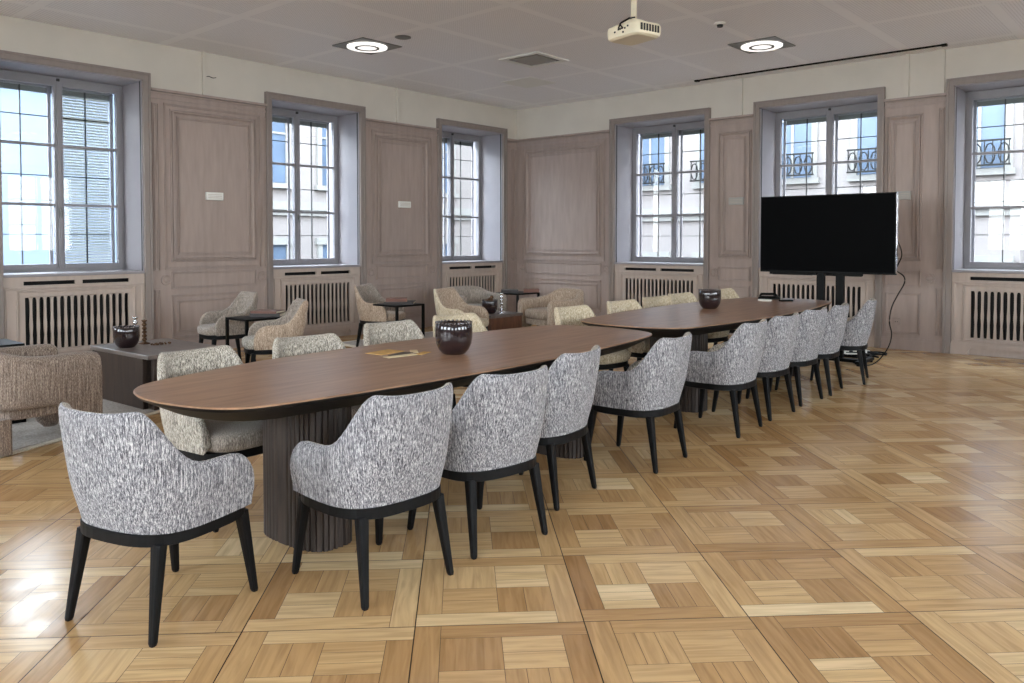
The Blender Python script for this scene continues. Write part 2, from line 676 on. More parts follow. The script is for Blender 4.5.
def pier(W, s0, s1, panel, rounds, lines=()):
    bm = bmesh.new()
    wbox(bm, W, s0, s1, 0, WN, 0, 3.22)
    # cap rail
    wbox(bm, W, s0, s1, 0, 0.075, 3.220, 3.250)
    wbox(bm, W, s0, s1, 0, 0.040, 3.195, 3.208)
    wbox(bm, W, s0, s1, 0, 0.034, 3.135, 3.160)
    if panel:
        p0, p1 = panel
        wframe(bm, W, p0, p1, 1.15, 3.03, shift(MOLD, WN))
        wframe(bm, W, p0 + 0.085, p1 - 0.085, 1.235, 2.945, shift(SMALL, WN))
        wframe(bm, W, p0, p1, 0.81, 1.03, shift(SMALL, WN))
        wframe(bm, W, p0, p1, 0.20, 0.74, shift(SMALL, WN))
        if p1 - p0 > 0.8 and p0 - s0 > 0.12 and s1 - p1 > 0.12:
            wframe(bm, W, p0 - 0.075, p1 + 0.075, 1.055, 3.095, shift(SMALL, WN))
        if p1 - p0 > 0.55:
            wframe(bm, W, p0 + 0.07, p1 - 0.07, 0.27, 0.67, shift(SMALL, WN))
    for r in rounds:
        roundel(bm, W, r, 0.93)
    for a, b, kind in lines:
        wframe(bm, W, a, b, 1.04, 3.08, shift(SMALL, WN))
        wframe(bm, W, a, b, 0.20, 0.82, shift(SMALL, WN))
    return trim(bm, M['panel'])


def baseboard(name, W, s0, s1):
    bm = bmesh.new()
    wbox(bm, W, s0, s1, WN, 0.040, 0.0, 0.125)
    wbox(bm, W, s0, s1, WN, 0.032, 0.125, 0.150)
    return struct(obj(name, bm, M['panel']))


# left wall piers (s = y)
pier(wl, -9.98, -8.44, (-9.75, -8.67), (-9.87, -8.55))
pier(wl, -6.76, -5.20, (-6.52, -5.36), (-6.585, -5.265), lines=((-6.74, -6.66, 0), (-5.29 + 0.07, -5.21, 0)))
pier(wl, -3.53, -2.03, (-3.32, -2.24), (-3.40, -2.13))
pier(wl, -0.33, 0.0, None, (), lines=((-0.30, -0.16, 0), (-0.14, -0.03, 0)))
pier(wl, RY, -11.66, (-13.7, -11.95), (-11.8,))
# back wall piers (s = x)
pier(wb, 0.02, 2.08, (0.235, 1.90), (0.146, 1.99))
pier(wb, 3.90, 4.60, (4.05, 4.56), (3.975,))
pier(wb, 6.40, 7.13, (6.43, 6.86), (6.965,), lines=((7.04, 7.11, 0),))
pier(wb, 8.93, 9.66, (9.10, 9.5), (9.02,))
pier(wb, 11.46, 13.0, (11.7, 12.8), (11.6,))
for W, L, lo, hi, nm in ((wl, LEFT_W, RY, 0.0, 'left'), (wb, BACK_W, 0.0, RX, 'back')):
    s = lo
    for a, b in L + [(hi, hi)]:
        if a - s > 0.05:
            baseboard('baseboard_' + nm, W, s, a)
        s = b
# plain panelling for the two walls behind the camera
for W, L, lo, hi in ((wr_, RIGHT_W, RY, 0.0), (wf, FRONT_W, 0.0, RX)):
    s = lo
    for a, b in L + [(hi, hi)]:
        if a - s > 0.3:
            pier(W, s, a, (s + 0.12, a - 0.12), ())
        s = b


def casing(W, a, b):
    bm = bmesh.new()
    for s0, s1, t0, t1 in ((a, a + CW, a, a + 0.03), (b - CW, b, b - 0.03, b)):
        wbox(bm, W, s0, s1, 0, 0.050, 0, TOPZ - CW)
        wbox(bm, W, t0, t1, 0.050, 0.066, 0, TOPZ - 0.03)
    wbox(bm, W, a, b, 0, 0.050, TOPZ - CW, TOPZ)
    wbox(bm, W, a, b, 0.050, 0.066, TOPZ - 0.03, TOPZ)
    trim(bm, M['casing'], bevel=0.004)
    bm = bmesh.new()
    wbox(bm, W, a + CW, a + CW + 0.012, 0.012, -TH, 1.05, TOPZ - CW)
    wbox(bm, W, b - CW - 0.012, b - CW, 0.012, -TH, 1.05, TOPZ - CW)
    wbox(bm, W, a + CW, b - CW, 0.012, -TH, TOPZ - CW - 0.012, TOPZ - CW)
    trim(bm, M['reveal'])
    bm = bmesh.new()     # narrow dark strip drawn for the shutter slot
    wbox(bm, W, b - CW - 0.014, b - CW - 0.012, -0.004, -0.026, 1.05, TOPZ - CW - 0.012)
    wbox(bm, W, a + CW + 0.012, a + CW + 0.014, -0.004, -0.026, 1.05, TOPZ - CW - 0.012)
    trim(bm, M['void'])


win_i = [0]


def window(W, a, b, blind=False):
    win_i[0] += 1
    a, b = a + CW + 0.012, b - CW - 0.012
    z0, z1 = 1.05, TOPZ - CW - 0.012
    r = bpy.data.objects.new('window_%d' % win_i[0], None)
    COL.objects.link(r)
    r.location = W((a + b) / 2, -DEP, z0)
    struct(r)
    L = r.location

    def WW(s, n, z):
        p = W(s, n, z)
        return (p[0] - L[0], p[1] - L[1], p[2] - L[2])
    # sill
    bm = bmesh.new()
    wbox(bm, WW, a - 0.01, b + 0.01, 0.035, -DEP, 1.018, 1.05)
    obj('sill', bm, M['reveal'], r, bevel=0.005)
    # fixed frame
    bm = bmesh.new()
    FW = 0.032
    n0, n1 = -DEP, -DEP - 0.07
    wbox(bm, WW, a, a + FW, n0, n1, z0, z1)
    wbox(bm, WW, b - FW, b, n0, n1, z0, z1)
    wbox(bm, WW, a + FW, b - FW, n0, n1, z0, z0 + 0.035)
    wbox(bm, WW, a + FW, b - FW, n0, n1, z1 - 0.055, z1)
    obj('frame', bm, M['sash'], r, bevel=0.004)
    mid = (a + b) / 2
    zi0, zi1 = z0 + 0.035, z1 - 0.055
    SW = 0.048
    for s0, s1 in ((a + FW, mid), (mid, b - FW)):
        bm = bmesh.new()
        m0, m1 = n0 + 0.012, n1 + 0.02
        wbox(bm, WW, s0, s0 + SW, m0, m1, zi0, zi1)
        wbox(bm, WW, s1 - SW, s1, m0, m1, zi0, zi1)
        wbox(bm, WW, s0 + SW, s1 - SW, m0, m1, zi0, zi0 + 0.055)
        wbox(bm, WW, s0 + SW, s1 - SW, m0, m1, zi1 - 0.05, zi1)
        h = (zi1 - 0.05 - zi0 - 0.055) / 3
        for k in (1, 2):
            z = zi0 + 0.055 + h * k
            wbox(bm, WW, s0 + SW, s1 - SW, m0 - 0.004, m1, z - 0.016, z + 0.016)
        sash = obj('sash', bm, M['sash'], r, bevel=0.003)
        bm = bmesh.new()
        wbox(bm, WW, s0 + SW, s1 - SW, n0 - 0.022, n0 - 0.026, zi0 + 0.055, zi1 - 0.05)
        obj('pane', bm, M['glass'], sash)
        # outer sash with thin glazing bars
        bm = bmesh.new()
        k0, k1 = n0 - 0.135, n0 - 0.155
        q0, q1 = s0 + 0.03, s1 - 0.03
        wbox(bm, WW, q0, q0 + 0.035, k0, k1, zi0, zi1)
        wbox(bm, WW, q1 - 0.035, q1, k0, k1, zi0, zi1)
        wbox(bm, WW, q0, q1, k0, k1, zi0, zi0 + 0.04)
        wbox(bm, WW, q0, q1, k0, k1, zi1 - 0.06, zi1)
        obj('outer_sash', bm, M['reveal'], r)
        bm = bmesh.new()
        c = (s0 + s1) / 2
        wbox(bm, WW, c - 0.005, c + 0.005, k0 + 0.004, k1, zi0 + 0.04, zi1 - 0.06)
        for k in range(6):
            z = zi0 + 0.055 + h * (k + 0.5) * 0.5
            if k % 2 == 0 or True:
                z = zi0 + 0.055 + h * 0.5 * (k + (1 if k % 2 == 0 else 0))
            if k % 2 == 0:
                wbox(bm, WW, q0 + 0.035, q1 - 0.035, k0 + 0.004, k1, z - 0.005, z + 0.005)
        obj('glazing_bars', bm, M['slotdark'], r)
    # meeting stile cover and handle
    bm = bmesh.new()
    wbox(bm, WW, mid - 0.022, mid + 0.022, n0 + 0.026, n0 + 0.010, zi0, zi1)
    obj('meeting_stile', bm, M['sash'], r, bevel=0.003)
    bm = bmesh.new()
    wbox(bm, WW, mid - 0.011, mid + 0.011, n0 + 0.026, n0 + 0.034, 1.72, 1.80)
    wbox(bm, WW, mid - 0.007, mid + 0.007, n0 + 0.034, n0 + 0.065, 1.753, 1.767)
    wbox(bm, WW, mid - 0.009, mid + 0.009, n0 + 0.055, n0 + 0.068, 1.68, 1.767)
    obj('handle', bm, M['greyplate'], r, bevel=0.002)
    bm = bmesh.new()      # top latch
    wbox(bm, WW, mid - 0.014, mid + 0.014, n0 + 0.004, n0 + 0.03, z1 - 0.05, z1 - 0.02)
    obj('latch', bm, M['slotdark'], r)
    # rolled outer blind in the head
    bm = bmesh.new()
    wbox(bm, WW, a + 0.05, b - 0.05, n0 - 0.165, n0 - 0.19, zi1 - 0.12, zi1)
    obj('blind_box', bm, M['greyplate'], r)
    if blind:
        bm = bmesh.new()
        z = zi0 + 0.06
        while z < zi1 - 0.12:
            wbox(bm, WW, mid + 0.05, b - 0.10, n0 - 0.170, n0 - 0.173, z, z + 0.024)
            z += 0.034
        obj('blind', bm, M['white'], r)
    return r


rad_i = [0]


def radiator(W, a, b, label):
    a, b = a + CW, b - CW
    L = Vector(W((a + b) / 2, 0.0, 0.0))
    r = thing('radiator_cover', label, 'radiator cover', L, 0, 'slatted radiator covers under the windows')

    def WW(s, n, z):
        p = W(s, n, z)
        return (p[0] - L[0], p[1] - L[1], p[2] - L[2])
    n0, n1 = 0.012, -0.018
    g0, g1 = a + 0.20, b - 0.18
    gz0, gz1 = 0.205, 0.80
    bm = bmesh.new()
    wbox(bm, WW, a, g0, n0, n1, 0.0, 1.018)
    wbox(bm, WW, g1, b, n0, n1, 0.0, 1.018)
    mid = (g0 + g1) / 2
    wbox(bm, WW, g0, g1, n0, n1, 0.968, 1.018)
    wbox(bm, WW, g0, g1, n0, n1, gz1, 0.925)
    wbox(bm, WW, mid - 0.04, mid + 0.04, n0, n1, 0.925, 0.968)
    wbox(bm, WW, g0, g1, n0, n1, 0.075, gz0)
    wbox(bm, WW, g0, g1, n1, n1 - 0.02, 0.0, 0.09)
    # foot with cut-out, drawn as a skirt with sloping ends
    for q0, q1, sg in ((a, g0 - 0.04, 1), (g1 + 0.04, b, -1)):
        e = (q1 + 0.07) if sg > 0 else (q0 - 0.07)
        pts = [(q0, 0.0), (q1, 0.0), (e, 0.10), (q0, 0.10)] if sg > 0 else [(q0, 0.0), (q1, 0.0), (q1, 0.10), (e, 0.10)]
        R = [[WW(s, n, z) for s, z in pts] for n in (n0 + 0.020, n0)]
        loops(bm, R)
    wbox(bm, WW, a, b, n0, n0 + 0.020, 0.10, 0.135)
    wbox(bm, WW, a, b, n0, n0 + 0.012, 0.135, 0.150)
    wframe(bm, WW, g0 - 0.075, g1 + 0.075, 0.165, 0.875, shift(SMALL, n0))
    wframe(bm, WW, a + 0.01, b - 0.01, 0.155, 0.905, shift(SMALL, n0 - 0.004))
    obj('panel', bm, M['cover'], r)
    # grille of shaped slats
    bm = bmesh.new()
    cnt = 15 if (g1 - g0) < 1.2 else 17
    pitch = (g1 - g0) / (cnt + 1)
    for i in range(cnt):
        c = g0 + pitch * (i + 1)
        prof = [(gz0, .020), (0.24, .016), (0.38, .011), (0.46, .016), (0.50, .016), (0.58, .012), (0.72, .012), (gz1 - 0.03, .014), (gz1, .024)]
        rings = [[WW(c - h, 0.010, z), WW(c + h, 0.010, z), WW(c + h, -0.014, z), WW(c - h, -0.014, z)] for z, h in prof]
        loops(bm, rings)
    wbox(bm, WW, g0 - 0.008, g0 + 0.012, 0.010, -0.014, gz0, gz1)
    wbox(bm, WW, g1 - 0.012, g1 + 0.008, 0.010, -0.014, gz0, gz1)
    wbox(bm, WW, g0 - 0.02, g1 + 0.02, 0.010, -0.014, gz0 - 0.012, gz0 + 0.008)
    wbox(bm, WW, g0 - 0.02, g1 + 0.02, 0.010, -0.014, gz1 - 0.008, gz1 + 0.012)
    obj('grille', bm, M['cover'], r)
    # heater body with fins, near black for the shade behind the grille
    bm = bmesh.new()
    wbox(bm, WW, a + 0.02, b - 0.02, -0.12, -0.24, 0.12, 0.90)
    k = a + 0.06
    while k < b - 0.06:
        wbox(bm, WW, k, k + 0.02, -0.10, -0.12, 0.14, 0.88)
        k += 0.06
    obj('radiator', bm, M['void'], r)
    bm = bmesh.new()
    wbox(bm, WW, a + 0.01, b - 0.01, -0.245, -0.275, 0.005, 1.015)  # dark sheet standing for the shade inside the cover
    obj('shade_panel', bm, M['void'], r)
    return r


RL = {('l', 1): 'slatted radiator cover under the leftmost window, behind the coffee table with the dark bowl',
      ('l', 2): 'slatted radiator cover under the second window of the left wall, behind the beige lounge chairs',
      ('l', 3): 'slatted radiator cover under the window nearest the room corner on the left wall',
      ('b', 0): 'slatted radiator cover under the first back wall window, right of the wide wall panel',
      ('b', 1): 'slatted radiator cover partly hidden behind the television stand',
      ('b', 2): 'slatted radiator cover under the window at the right edge of the photo'}
for i, (a, b) in enumerate(LEFT_W):
    casing(wl, a, b)
    window(wl, a, b, blind=(i == 1))
    radiator(wl, a, b, RL.get(('l', i), 'slatted radiator cover under the left wall window beside the camera side'))
for i, (a, b) in enumerate(BACK_W):
    casing(wb, a, b)
    window(wb, a, b)
    radiator(wb, a, b, RL.get(('b', i), 'slatted radiator cover under the back wall window beyond the right edge'))
for a, b in RIGHT_W:
    casing(wr_, a, b)
    window(wr_, a, b)
    bm = bmesh.new()
    wbox(bm, wr_, a + CW, b - CW, 0.012, -0.02, 0, 1.018)
    trim(bm, M['cover'])
for a, b in FRONT_W:
    casing(wf, a, b)
    window(wf, a, b)
    bm = bmesh.new()
    wbox(bm, wf, a + CW, b - CW, 0.012, -0.02, 0, 1.018)
    trim(bm, M['cover'])

# battens on the upper plaster
for W, s, wd in ((wl, -9.2, .03), (wl, -6.065, .03), (wl, -2.867, .03), (wb, 4.38, .05), (wb, 6.655, .05), (wb, 7.05, .09), (wb, 9.3, .05)):
    bm = bmesh.new()
    wbox(bm, W, s - wd / 2 - 0.006, s + wd / 2 + 0.006, 0, 0.034, 3.252, RH)
    trim(bm, M['cream'])

# curtain track on the ceiling along the back wall
bm = bmesh.new()
box(bm, 3.82, 7.18, -0.33, -0.30, RH - 0.018, RH)
box(bm, 3.80, 3.86, -0.345, -0.285, RH - 0.026, RH)
box(bm, 7.13, 7.19, -0.345, -0.285, RH - 0.026, RH)
tag(obj('curtain_track', bm, M['black']), 'thin black curtain track fixed to the ceiling along the back wall', 'track')


# ------------------------------------------------------------------ ceiling fittings
def luminaire(x, y, label):
    r = thing('ceiling_light', label, 'ceiling light', (x, y, RH), 0, 'square ceiling lights with round diffusers')
    bm = bmesh.new()
    box(bm, -0.30, 0.30, -0.30, 0.30, -0.012, 0)
    obj('plate', bm, M['greyplate'], r)
    bm = bmesh.new()
    lathe(bm, [(0.245, -0.012), (0.245, -0.026), (0.235, -0.030), (0.155, -0.030), (0.150, -0.012)], n=48, cap=False)
    obj('outer_diffuser', bm, M['lamp'], r, smooth=True)
    bm = bmesh.new()
    lathe(bm, [(0.150, -0.012), (0.150, -0.034), (0.118, -0.034), (0.118, -0.012)], n=48, cap=False)
    obj('ring', bm, M['greyplate'], r, smooth=False)
    bm = bmesh.new()
    lathe(bm, [(0.118, -0.012), (0.118, -0.028), (0.0005, -0.030)], n=48, cap=False)
    obj('inner_diffuser', bm, M['lamp'], r, smooth=True)
    return r


LX = [1.83, 5.48, 9.13]
LY = [-4.90, -8.05, -11.2]
luminaire(1.83, -4.90, 'square ceiling light above the lounge chairs, nearer the left wall')
luminaire(5.48, -1.75, 'square ceiling light near the back wall, above the television side')
for x, y in ((9.13, -4.9), (9.13, -8.05), (5.48, -8.05), (1.83, -8.05), (5.48, -11.2), (9.13, -11.2), (9.13, -1.75), (1.83, -11.2)):  # further lights, unseen, added to brighten the room
    luminaire(x, y, 'square ceiling light added out of view to light the room')

# cassette vent
r = thing('ceiling_vent', 'square white framed air vent in the ceiling left of the projector', 'vent', (2.89, -2.98, RH))
bm = bmesh.new()
for q in (0, 1):
    a = [(-.33, .33, .26, .33), (-.33, .33, -.33, -.26), (-.33, -.26, -.26, .26), (.26, .33, -.26, .26)]
for x0, x1, y0, y1 in a:
    box(bm, x0, x1, y0, y1, -0.018, 0)
obj('frame', bm, M['white'], r, bevel=0.004)
bm = bmesh.new()
box(bm, -.26, .26, -.26, .26, -0.004, 0)
obj('slot', bm, M['slotdark'], r)
bm = bmesh.new()
box(bm, -.212, .212, -.212, .212, -0.018, -0.004)
obj('centre_plate', bm, M['greybox'], r, bevel=0.004)

bm = bmesh.new()
lathe(bm, [(0.095, 0), (0.095, -0.008), (0.075, -0.014), (0.001, -0.016)], n=32)
tag(obj('ceiling_speaker', bm, M['greyplate'], smooth=False, loc=(2.484, -4.89, RH)), 'small round grey speaker flush in the ceiling beside the left light', 'speaker')
r = thing('smoke_detector', 'small detector on the ceiling right of the projector', 'detector', (5.557, -2.99, RH))
bm = bmesh.new()
lathe(bm, [(0.06, 0), (0.06, -0.012), (0.052, -0.020), (0.001, -0.022)], n=28)
obj('base', bm, M['white'], r)
bm = bmesh.new()
lathe(bm, [(0.035, -0.020), (0.030, -0.045), (0.001, -0.047)], n=24)
obj('sensor', bm, M['slotdark'], r)
bm = bmesh.new()
box(bm, -.3, .3, -.3, .3, -0.006, 0)  # pale square standing for light reflected on the ceiling
tag(obj('reflected_light_patch', bm, M['white'], loc=(1.83, -1.84, RH), bevel=0.003), 'pale square of reflected light on the ceiling near the room corner', 'panel')

# projector
r = thing('projector', 'white ceiling projector hanging from a pole above the far table', 'projector', (6.38, -5.99, 2.975), math.radians(-14))
bm = bmesh.new()
prof = [(0.85, -0.050), (0.97, -0.038), (1.0, -0.01), (1.0, 0.035), (0.95, 0.048)]
rings = []
for k, z in prof:
    rings.append([(x, y, z) for x, y in superel(0.175 * k, 0.135 * k, 7, 40)])
loops(bm, rings)
body = obj('body', bm, M['offwhite'], r, bevel=0.003)
bm = bmesh.new()
for k in range(7):
    box(bm, 0.172, 0.178, -0.095 + k * 0.028, -0.078 + k * 0.028, -0.02, 0.03)
obj('air_grille', bm, M['slotdark'], body)
bm = bmesh.new()
tube(bm, [(-0.08, 0.12, 0.0), (-0.08, 0.155, 0.0)], 0.034, 20)
obj('lens', bm, M['slotdark'], body)
for i, (x, z) in enumerate(((-0.02, .012), (0.0, .012), (0.02, .014), (0.05, 0.01), (0.08, 0.02), (-.06, 0.0), (0.03, -0.015))):
    bm = bmesh.new()
    box(bm, x - 0.007, x + 0.007, -0.139, -0.132, z - 0.006, z + 0.006)
    obj('socket', bm, M['slotdark'], body)
bm = bmesh.new()
tube(bm, [(0.0, 0.0, 0.09), (0.0, 0.0, 0.825)], 0.022, 20)
obj('pole', bm, M['offwhite'], r, smooth=True)
bm = bmesh.new()
lathe(bm, [(0.07, 0.825), (0.07, 0.81), (0.03, 0.795)], n=28)
obj('ceiling_plate', bm, M['offwhite'], r)
bm = bmesh.new()
box(bm, -0.05, 0.05, -0.05, 0.05, 0.075, 0.095)
for sx in (-1, 1):
    for sy in (-1, 1):
        tube(bm, [(sx * 0.04, sy * 0.04, 0.08), (sx * 0.12, sy * 0.09, 0.058), (sx * 0.125, sy * 0.095, 0.046)], 0.008, 8)
obj('bracket', bm, M['offwhite'], r)
bm = bmesh.new()
tube(bm, [(0.03, -0.02, 0.11), (0.035, -0.08, 0.09), (0.02, -0.15, 0.05), (0.0, -0.155, 0.015), (0.0, -0.137, 0.012)], 0.006, 8)
tube(bm, [(-0.02, -0.02, 0.12), (-0.03, -0.09, 0.08), (0.02, -0.16, 0.04), (0.03, -0.138, 0.014)], 0.005, 8)
obj('cable', bm, M['black'], r, smooth=True)


# ------------------------------------------------------------------ wall fittings
def wall_plate(W, s0, s1, z0, z1, label, mat='white'):
    L = Vector(W((s0 + s1) / 2, WN, (z0 + z1) / 2))
    r = thing('wall_box', label, 'wall box', L)

    def WW(s, n, z):
        p = W(s, n, z)
        return (p[0] - L[0], p[1] - L[1], p[2] - L[2])
    bm = bmesh.new()
    wbox(bm, WW, s0, s1, WN, WN + 0.035, z0, z1)
    obj('housing', bm, M[mat], r, bevel=0.006)
    bm = bmesh.new()
    for k in range(3):
        z = z0 + (z1 - z0) * (0.3 + 0.2 * k)
        wbox(bm, WW, s0 + 0.02, s1 - 0.02, WN + 0.0345, WN + 0.036, z - 0.0025, z + 0.0025)
    obj('vents', bm, M['cover'], r)


wall_plate(wl, -6.065, -5.835, 1.93, 2.03, 'white box on the wall panel between the two leftmost windows')
wall_plate(wl, -2.87, -2.63, 1.93, 2.03, 'white box on the wall panel right of the second window from left')
wall_plate(wb, 4.22, 4.457, 1.94, 2.05, 'light grey box on the narrow panel left of the television', 'greybox')
wall_plate(wb, 6.555, 6.735, 1.94, 2.05, 'light grey box on the panel just right of the television', 'greybox')
r = thing('wall_socket', 'small socket low on the panel right of the television', 'socket', (6.58, -WN, 0.357))
bm = bmesh.new()
box(bm, -0.045, 0.045, -0.012, 0, -0.042, 0.042)
obj('plate', bm, M['panel'], r, bevel=0.004)
bm = bmesh.new()
for x in (-0.012, 0.012):
    box(bm, x - 0.004, x + 0.004, -0.014, -0.0115, -0.006, 0.006)
obj('holes', bm, M['slotdark'], r)
bm = bmesh.new()
pts = [(0.004, -6.02 + i * 0.016, 3.50 + 0.006 * math.sin(i * 0.9)) for i in range(9)]
tube(bm, pts, 0.005, 6)
tag(obj('wall_hook', bm, M['black']), 'tiny dark hook on the cream plaster above the left wall panel', 'hook')


# ------------------------------------------------------------------ chairs
def chair_path(nb=22, na=5, scale=1.0):
    """horseshoe plan, right arm tip -> back -> left arm tip; returns (x, y, phi, armpos)"""
    a, b, e, yf = 0.287, 0.275, 2.9, 0.215
    out = []
    ys = [yf, yf - 0.012, yf - 0.035, yf - 0.075, yf - 0.13]
    for y in ys:
        out.append((a - 0.012 * (y / yf), y, 90.0))
    for i in range(nb + 1):
        ph = 90 - 180.0 * i / nb
        c, s = math.cos(math.radians(ph)), math.sin(math.radians(ph))
        out.append((a * math.copysign(abs(s) ** (2 / e), s), -b * abs(c) ** (2 / e), ph))
    for y in reversed(ys):
        out.append((-a + 0.012 * (y / yf), y, -90.0))
    return out


def sm(t):
    t = max(0, min(1, t))
    return t * t * (3 - 2 * t)


def chair_top(x, y, ph):
    ARM, BACK = 0.607, 0.833
    if y > 0.085:
        k = min(1.0, (y - 0.085) / 0.13)
        return 0.43 + (ARM - 0.43) * math.sqrt(max(0.0, 1 - k * k))
    p = abs(ph)
    h = ARM + (BACK - ARM) * sm((84 - p) / 46)
    if p < 40:
        h -= 0.014 * (1 - (p / 40) ** 2)
    return h


def chair_pos(x, y, ph, z, zb=0.375):
    """taper to the seat and lean of the back"""
    k = 0.93 + 0.07 * sm((z - zb) / 0.16)
    c = abs(math.cos(math.radians(ph))) if abs(ph) < 90 else 0.0
    lean = -0.075 * max(0, (z - zb) / 0.43) * (c ** 0.6 if c > 0 else 0)
    return (x * k, (y + 0.02) * k - 0.02 + lean, z)


def make_chair(name, label, group, outer, inner, seatmat):
    r = thing(name, label, 'chair', (0, 0, 0), 0, group)
    path = chair_path()
    P = [Vector((p[0], p[1], 0)) for p in path]
    t = 0.024           # half thickness

    def nrm(i):
        d = (P[min(i + 1, len(P) - 1)] - P[max(i - 1, 0)]).normalized()
        return Vector((d.y, -d.x, 0))     # outward
    # outward check: at the back centre the normal must be -y
    mi = len(path) // 2
    sg = 1 if nrm(mi).y < 0 else -1
    rings = []
    rin = []
    for i, (x, y, ph) in enumerate(path):
        h = chair_top(x, y, ph)
        n = nrm(i) * sg
        ring = []
        zb = 0.375
        for k in (0, 0.12, 0.3, 0.5, 0.7, 0.88):
            z = zb + (h - 0.02 - zb) * k
            q = chair_pos(x, y, ph, z)
            ring.append(Vector(q))
        for off, dz in ((0.004, -0.008), (0.018, 0.0), (0.034, -0.002), (0.046, -0.014)):
            z = h + dz
            q = Vector(chair_pos(x, y, ph, z))
            ring.append(q - n * off)
        for k in (0.85, 0.6, 0.3, 0.0):
            z = 0.425 + (h - 0.03 - 0.425) * k
            q = Vector(chair_pos(x, y, ph, z))
            ring.append(q - n * 0.050)
        rings.append(ring)
    # outer skin: rings points 0..8 ; inner skin: 7..end
    bm = bmesh.new()
    V = [[bm.verts.new(p) for p in ring] for ring in rings]
    m = len(V[0])
    for a, b in zip(V[:-1], V[1:]):
        for k in range(7):
            bm.faces.new((a[k], b[k], b[k + 1], a[k + 1]))
    for e in (V[0], V[-1]):           # arm fronts
        for k in range(4):
            bm.faces.new((e[k], e[k + 1], e[m - 2 - k], e[m - 1 - k]))
        bm.faces.new((e[4], e[5], e[6], e[7], e[8], e[9]))
    for v in [v for v in bm.verts if not v.link_faces]:
        bm.verts.remove(v)
    obj('shell', bm, outer, r, smooth=True, sub=1)
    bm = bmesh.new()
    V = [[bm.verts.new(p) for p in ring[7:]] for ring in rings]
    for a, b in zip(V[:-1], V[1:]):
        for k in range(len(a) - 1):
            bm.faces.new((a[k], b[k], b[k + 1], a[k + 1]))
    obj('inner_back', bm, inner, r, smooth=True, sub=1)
    # seat cushion
    bm = bmesh.new()
    prof = [(0.93, 0.375), (0.985, 0.39), (1.0, 0.425), (0.98, 0.453), (0.90, 0.468), (0.6, 0.477), (0.2, 0.480)]
    rr = [[(x, y, z) for x, y in superel(0.235 * k, 0.245 * k, 3.4, 40, 0, 0.035)] for k, z in prof]
    loops(bm, rr)
    obj('seat', bm, seatmat, r, smooth=True)
    # base frame
    bm = bmesh.new()
    out = superel(0.262, 0.262, 3.0, 44, 0, -0.002)
    pr = [(0.95, 0.328), (1.0, 0.334), (1.0, 0.374), (0.97, 0.378)]
    loops(bm, [[(x * k, y * k, z) for x, y in out] for k, z in pr])
    obj('base_frame', bm, M['blackwood'], r, smooth=False)
    for sx in (-1, 1):
        for sy in (-1, 1):
            bm = bmesh.new()
            top = Vector((sx * 0.196, sy * 0.195 if sy > 0 else -0.200, 0.340))
            bot = Vector((sx * 0.222, 0.238 if sy > 0 else -0.255, 0.0))
            rings2 = []
            for k in (0, 0.03, 0.5, 0.85, 1.0):
                c = bot.lerp(top, k)
                s = 0.013 + 0.011 * k if k > 0 else 0.010
                rings2.append([(c.x + px, c.y + py, c.z) for px, py in superel(s, s, 4, 12)])
            loops(bm, rings2)
            obj('leg', bm, M['blackwood'], r, smooth=False)
    return r


def face(dx, dy):      # rotation that turns local +Y to (dx, dy)
    return math.atan2(-dx, dy)


G_R = 'grey tweed chairs along the near side of the tables'
near = [
    (6.67, -9.74, (-0.27, 0.96), 'grey tweed chair at the near table end, seen from behind, nearest the left edge'),
    (7.04, -9.03, (-0.995, 0.03), 'grey tweed chair seen from behind, in front of the nearest fluted pedestal'),
    (7.03, -8.38, (-0.99, 0.11), 'grey tweed chair seen from behind, just right of the one before the pedestal'),
    (6.85, -7.70, (-0.98, -0.16), 'grey tweed chair half hidden behind its left neighbour, at the front table'),
    (6.90, -6.76, (-0.985, -0.10), 'grey tweed chair with visible armrest, standing alone at the gap between the tables'),
    (6.89, -5.60, (-0.99, -0.07), 'grey tweed chair at the front corner of the far table, its left armrest showing'),
    (6.85, -4.90, (-0.99, 0.02), 'grey tweed chair, second from the front along the far table'),
    (6.82, -4.20, (-0.99, 0.03), 'grey tweed chair, third from the front along the far table'),
    (6.81, -3.60, (-0.985, -0.12), 'grey tweed chair, fourth from the front along the far table'),
    (6.83, -2.84, (-0.97, -0.24), 'grey tweed chair at the rear of the far table, below the right television corner'),
]
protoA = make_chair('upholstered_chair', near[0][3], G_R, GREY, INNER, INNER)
for i, (x, y, f, lab) in enumerate(near):
    o = protoA if i == 0 else copy_tree(protoA)
    o.location = (x, y, 0)
    o.rotation_euler = (0, 0, face(*f))
    o['label'] = lab

